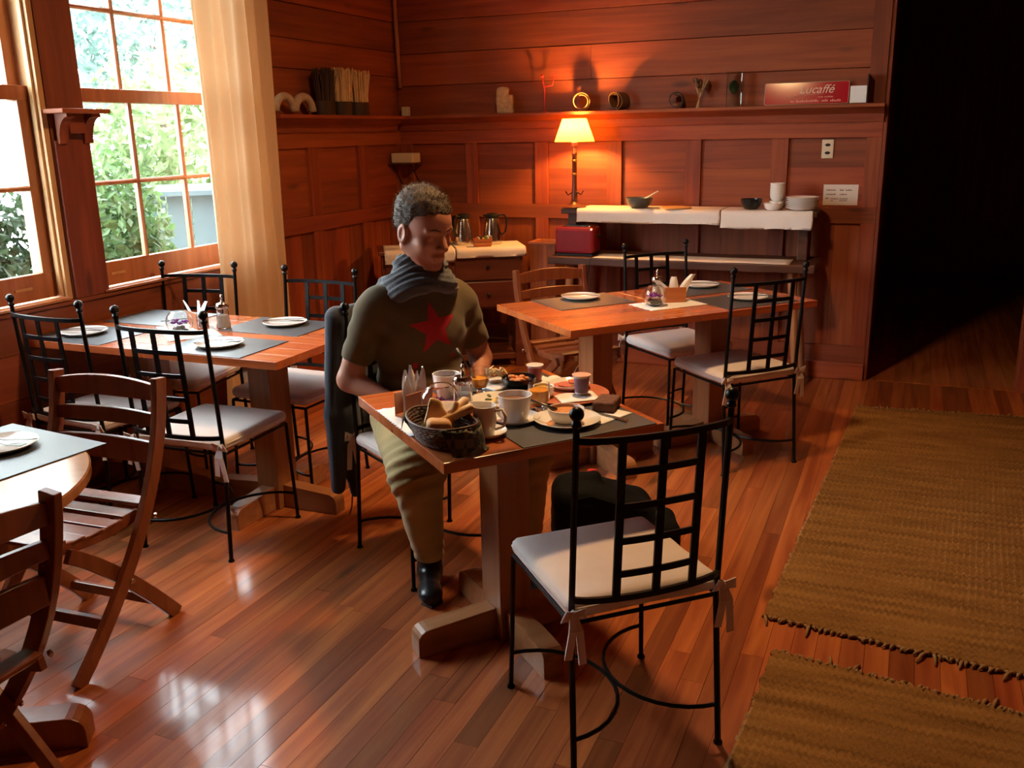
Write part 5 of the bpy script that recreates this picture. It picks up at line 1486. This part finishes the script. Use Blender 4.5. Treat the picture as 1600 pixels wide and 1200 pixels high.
# hair: cap over the skull, cut along the hairline
def hairline(Q):
    x_, z = Q[..., 0], Q[..., 2]
    zl = np.interp(x_, [-.11, -.06, -.025, .012, .035, .062, .10], [-.075, -.062, -.035, .012, .052, .072, .080]).astype(np.float32)
    return zl - z
def hair(P):
    Q = to_head(P)
    n = wav(Q, 210, 12, 8) * .0050 + wav(Q, 85, 3) * .0035
    top = np.clip((Q[..., 2] + .0) / .12, 0, 1)
    rise = np.clip(-hairline(Q) / .06, 0, 1)
    d = smin(skull(Q), s_ell(Q, (.040, 0, .035), (.058, .060, .060)), .03) - .0015 - .0035 * rise - .011 * top * rise + n * (.25 + .75 * rise)
    return smax(d, hairline(Q) + n * 1.6, .002) * HS
ho = sdf_obj('hair', hair, (-.14, -.14, 1.15), (.30, .14, 1.48), .0048, m_hair, person)
g = np.random.RandomState(2)
hv = np.array([v.co for v in ho.data.vertices]); hn = np.array([v.normal for v in ho.data.vertices])
sel = g.choice(len(hv), 2600)
qq = to_head(hv[sel].astype(np.float32)); keep = hairline(qq) < -.004
sel = sel[keep]
p0 = hv[sel] - hn[sel] * .002; lean = hn[sel] * 1.0 + g.normal(size=(len(sel), 3)) * .45 + (RHn @ A_((.35, 0, .15)))[None]
lean /= np.linalg.norm(lean, axis=1)[:, None]; p1 = p0 + lean * (.008 + .013 * g.rand(len(sel)))[:, None]
sd = np.cross(lean, g.normal(size=(len(sel), 3))); sd /= np.linalg.norm(sd, axis=1)[:, None]; sd *= .0011
V = np.stack([p0 - sd, p0 + sd, p1], 1).reshape(-1, 3)
me = bpy.data.meshes.new('hair_strands'); me.from_pydata(V.tolist(), [], np.arange(len(V)).reshape(-1, 3).tolist())
hs = obj('hair_strands', me, plain('greying_strands', (.16, .11, .072), .6, noise=.8, nscale=90), ho); hs['kind'] = 'stuff'
for s in (-1, 1):
    pts = [HC + RHn @ (A_(q) * HS) for q in ((.1035, s * .012, .0225), (.098, s * .032, .029), (.084, s * .052, .0235))]
    obj('eyebrow', MB().tube([tuple(p) for p in pts], [.0022, .0028, .0014], 6), m_brow, person, smooth=True)
# t-shirt
def sleeve(P, s):
    e = A_(SH[s]) * .30 + A_(EL[s]) * .70
    d = s_cone(P, SH[s], tuple(e), .063, .056)
    ax = A_(EL[s]) - A_(SH[s]); ax /= np.linalg.norm(ax)
    return smax(d, ((P - A_(e, np.float32)) @ ax.astype(np.float32)), .004)
def wrinkle(P):
    u = P[..., 2] * 90 + P[..., 1] * 35 * np.sign(P[..., 1]) + 6 * P[..., 0]
    low = np.clip((.80 - P[..., 2]) / .14, 0, 1)
    arm_ = np.clip((np.abs(P[..., 1]) - .12) / .06, 0, 1) * np.clip((1.0 - P[..., 2]) / .1, 0, 1)
    diag = np.clip((np.abs(P[..., 1]) - .07) / .06, 0, 1) * np.clip(1 - np.abs(P[..., 2] - .90) / .12, 0, 1)
    return .0075 * low * np.sin(P[..., 2] * 105 + 4 * np.sin(P[..., 1] * 14)) + .0016 * arm_ * np.sin(u) + .0020 * wav(P, 26, 7) + .0022 * diag * np.sin(P[..., 2] * 75 - np.abs(P[..., 1]) * 60) + .0020 * wav(P, 75, 8)
def shirt(P):
    d = torso(P) - .016
    d = smin(d, s_ell(P, (.055, 0, .69), (.115, .155, .09)), .05)
    for s in (-1, 1): d = smin(d, sleeve(P, s), .035)
    d = d + wrinkle(P)
    d = smax(d, .545 - P[..., 2], .006)
    return smax(d, -s_cone(P, (.02, 0, 1.055), (.075, 0, 1.2), .078, .085), .006)
sh_o = sdf_obj('t_shirt', shirt, (-.20, -.37, .52), (.24, .37, 1.14), .0072, m_shirt, person)
# red star print laid on the chest of the shirt
bvh = BVHTree.FromPolygons([v.co for v in sh_o.data.vertices], [tuple(p.vertices) for p in sh_o.data.polygons])
def on_chest_pt(y_, z, off=.0016):
    h = bvh.ray_cast(Vector((.6, y_, z)), Vector((-1, 0, 0)))
    if h[0] is None: return Vector((.15, y_, z))
    return h[0] + Vector((off, 0, 0))
SC_, SR = (.0, .925), .098
corn = []
for k in range(10):
    a = PI / 2 + k * PI / 5 + .10; r_ = SR if k % 2 == 0 else SR * .42
    corn.append((SC_[0] + r_ * math.cos(a), SC_[1] + r_ * math.sin(a)))
vs = []; fs = []; N_ = 8
for k in range(10):
    a, b_ = corn[k], corn[(k + 1) % 10]; base = len(vs); rows = []
    for i in range(N_ + 1):
        row = []
        for j in range(i + 1):
            t_ = i / N_; q = j / i if i else 0
            y_ = SC_[0] + t_ * ((a[0] - SC_[0]) * (1 - q) + (b_[0] - SC_[0]) * q); z = SC_[1] + t_ * ((a[1] - SC_[1]) * (1 - q) + (b_[1] - SC_[1]) * q)
            row.append(len(vs)); vs.append(on_chest_pt(y_, z))
        rows.append(row)
    for i in range(N_):
        for j in range(i + 1):
            fs.append((rows[i][j], rows[i + 1][j], rows[i + 1][j + 1]))
            if j < i: fs.append((rows[i][j], rows[i + 1][j + 1], rows[i][j + 1]))
m_star = plain('red_print', (.42, .012, .020), .8)
obj('star_print', MB().add(vs, fs), m_star, sh_o, smooth=True)
for (y_, z, w_, h_) in ((.075, .795, .007, .016), (-.075, .812, .008, .010), (.078, .775, .004, .006)):
    q = []
    for (a, b_) in ((-1, -1), (1, -1), (1, 1), (-1, 1)): q.append(on_chest_pt(-y_ + a * w_, z + b_ * h_ * .6))
    obj('print_mark', MB().add(q, [(0, 1, 2, 3)]), m_star, sh_o)
# trousers
def pants(P):
    d = s_ell(P, (.0, 0, .575), (.145, .178, .085))
    for s in (-1, 1):
        k = A_(KN[s], np.float32)
        q = leg(P, s, .014)
        dk = _len(P - k)
        fold = .0085 * np.exp(-(dk / .13) ** 2) * np.sin((P[..., 2] * 1.4 - P[..., 0] * .9) * 95) + .006 * np.exp(-(_len(P - A_(AN[s], np.float32) - A_((0, 0, .07), np.float32)) / .10) ** 2) * np.sin(P[..., 2] * 130)
        hipf = .007 * np.exp(-(_len(P - A_(HP[s], np.float32) - A_((.09, s * .02, .05), np.float32)) / .11) ** 2) * np.sin((P[..., 0] + P[..., 2] * .5) * 120)
        d = smin(d, q + fold + hipf, .04)
    d = d + .002 * wav(P, 34, 21)
    d = smax(d, .112 - P[..., 2], .005)
    return smax(d, P[..., 2] - .655, .006)
sdf_obj('trousers', pants, (-.20, -.38, .09), (.68, .32, .68), .0095, m_pants, person)
# scarf: wraps round the neck and a loose front fold
def scarf(P):
    c = A_((.045, 0, 1.095))
    d = s_tor(P, (.035, .0, 1.075), (-.30, .05, 1), .098, .038, .95)
    d = smin(d, s_tor(P, (.045, .0, 1.115), (-.38, -.10, 1), .080, .030, 1.0), .006)
    d = smin(d, s_tor(P, (.050, .0, 1.150), (-.42, .08, 1), .074, .022, .9), .005)
    d = smin(d, s_tor(P, (.058, .0, 1.040), (-.55, .0, 1), .104, .036, 1.0), .008)
    d = smin(d, s_cone(P, (-.05, -.09, 1.06), (-.02, .09, 1.05), .035, .03), .02)
    ang = np.arctan2(P[..., 1], P[..., 0] - .04)
    r_ = np.sqrt(P[..., 1] ** 2 + (P[..., 0] - .04) ** 2)
    return d + .0032 * np.sin((P[..., 2] - .38 * (P[..., 0]) + .012 * np.sin(ang * 3)) * 260) + .002 * wav(P, 45, 5)
sdf_obj('scarf', scarf, (-.18, -.21, .94), (.26, .21, 1.24), .0065, m_scarf, person)
# shoes
for s in (-1, 1):
    a = A_(AN[s], np.float32); an_ = math.radians(-22 if s < 0 else 8)
    rs_ = A_(((math.cos(an_), -math.sin(an_), 0), (math.sin(an_), math.cos(an_), 0), (0, 0, 1)), np.float32)
    def shoe(P):
        Q = (P - a) @ rs_
        d = s_cone(Q, (-.035, 0, -.045), (.10, s * .012, -.062), .044, .036)
        d = smin(d, s_ell(Q, (.135, s * .014, -.062), (.060, .045, .034)), .02)
        d = smin(d, s_cone(Q, (-.012, 0, .02), (-.015, 0, -.05), .046, .046), .02)
        d = smax(d, -(Q[..., 2] + .0945), .004)
        return d + .0008 * wav(P, 90, 3)
    so = sdf_obj('shoe', shoe, a + A_((-.11, -.16, -.11)), a + A_((.22, .13, .09)), .0065, m_shoe, person)
    so_pts = [(-.075, -.030), (.05, -.038), (.15, -.036 + s * .012), (.192, s * .014), (.15, .040 + s * .012), (.05, .034), (-.075, .030)]
    obj('sole', MB().prism([(a[0] + x_ * math.cos(an_) - y_ * math.sin(an_), a[1] + x_ * math.sin(an_) + y_ * math.cos(an_)) for x_, y_ in so_pts], .0, .012, 'z'), m_black, so)

# ------------------------------------------------------------------ jacket over his chair
m_jack = plain('navy_jersey', (.030, .034, .048), .9, noise=.15, nscale=40, bump=.15, sheen=.2)
jk = thing('jacket', 'dark navy zip jacket hung over the back of the man\'s chair', 'jacket', man_chair.location, man_chair.rotation_euler.z)
def jacket(P):
    yb = -.235 - .035 * np.clip((P[..., 2] - .43) / .55, 0, 1) - .05 * np.clip(1 - (P[..., 0] / .21) ** 2, 0, 1)
    Q = P.copy(); Q[..., 1] = P[..., 1] - yb
    Q[..., 1] = Q[..., 1] + .010 * np.sin(P[..., 0] * 46 + P[..., 2] * 5) * np.clip((.95 - P[..., 2]) / .35, 0, 1)
    d = s_box(Q, (0, -.030, .70), (.235, .014, .265), .012)
    d = smin(d, s_box(Q, (0, .022, .82), (.225, .010, .135), .010), .01)
    d = smin(d, s_cone(Q, (-.225, -.004, .945), (.225, -.004, .945), .030, .030), .02)
    d = smin(d, s_cone(P, (.235, -.275, .93), (.262, -.285, .56), .036, .034), .03)
    d = smin(d, s_cone(P, (.262, -.285, .56), (.268, -.275, .26), .034, .028), .02)
    d = smin(d, s_cone(P, (.215, -.285, .55), (.19, -.29, .215), .040, .020), .04)
    d = smin(d, s_cone(P, (-.235, -.275, .93), (-.262, -.285, .50), .036, .034), .03)
    return d + .003 * wav(P, 32, 9)
sdf_obj('cloth', jacket, (-.34, -.40, .15), (.34, -.14, 1.02), .010, m_jack, jk)
obj('zip', MB().tube([(.19, -.318, .50), (.19, -.313, .22), (.196, -.313, .165)], .0035, 6), m_steel, jk)
obj('zip_cord', MB().tube([(.195, -.31, .20), (.200, -.31, .15), (.212, -.312, .115)], .003, 5), plain('zip_red', (.20, .03, .02), .6), jk)

# ------------------------------------------------------------------ backpack on the floor
bp = thing('backpack', 'black backpack slumped on the floor beyond the breakfast table', 'backpack', (-1.00, 3.27, 0), math.radians(23))
m_bag = plain('black_nylon', (.006, .006, .006), .8, spec=.15, noise=.2, nscale=40, bump=.3)
def bag(P):
    d = s_box(P, (-.02, 0, .14), (.20, .13, .15), .07)
    d = smax(d, P[..., 2] - (.31 - .42 * np.clip(P[..., 0] + .10, 0, 1)), .05)
    d = smin(d, s_box(P, (.14, -.03, .07), (.13, .12, .08), .05), .04)
    d = smin(d, s_cone(P, (-.17, .0, .27), (-.05, .02, .285), .03, .028), .03)
    d = d + .007 * wav(P, 34, 11) + .0035 * wav(P, 85, 12)
    return smax(d, .002 - P[..., 2], .01)
bo = sdf_obj('bag', bag, (-.29, -.22, -.01), (.33, .20, .37), .010, m_bag, bp)
obj('strap', MB().tube([(-.14, -.135, .24), (-.08, -.155, .26), (.03, -.15, .22), (.10, -.145, .16)], 0, flat=(.030, .004), up=(0, 0, 1)), m_bag, bp)
obj('zip_pull', MB().box(-.01, .035, -.140, -.136, .232, .238), m_steel, bp)
obj('badge', MB().lathe([(0, 0), (.018, 0), (.018, .006), (0, .010)], 16, Matrix.Translation((-.06, .05, .298))), plain('badge_red', (.65, .03, .03), .4), bp, smooth='auto')
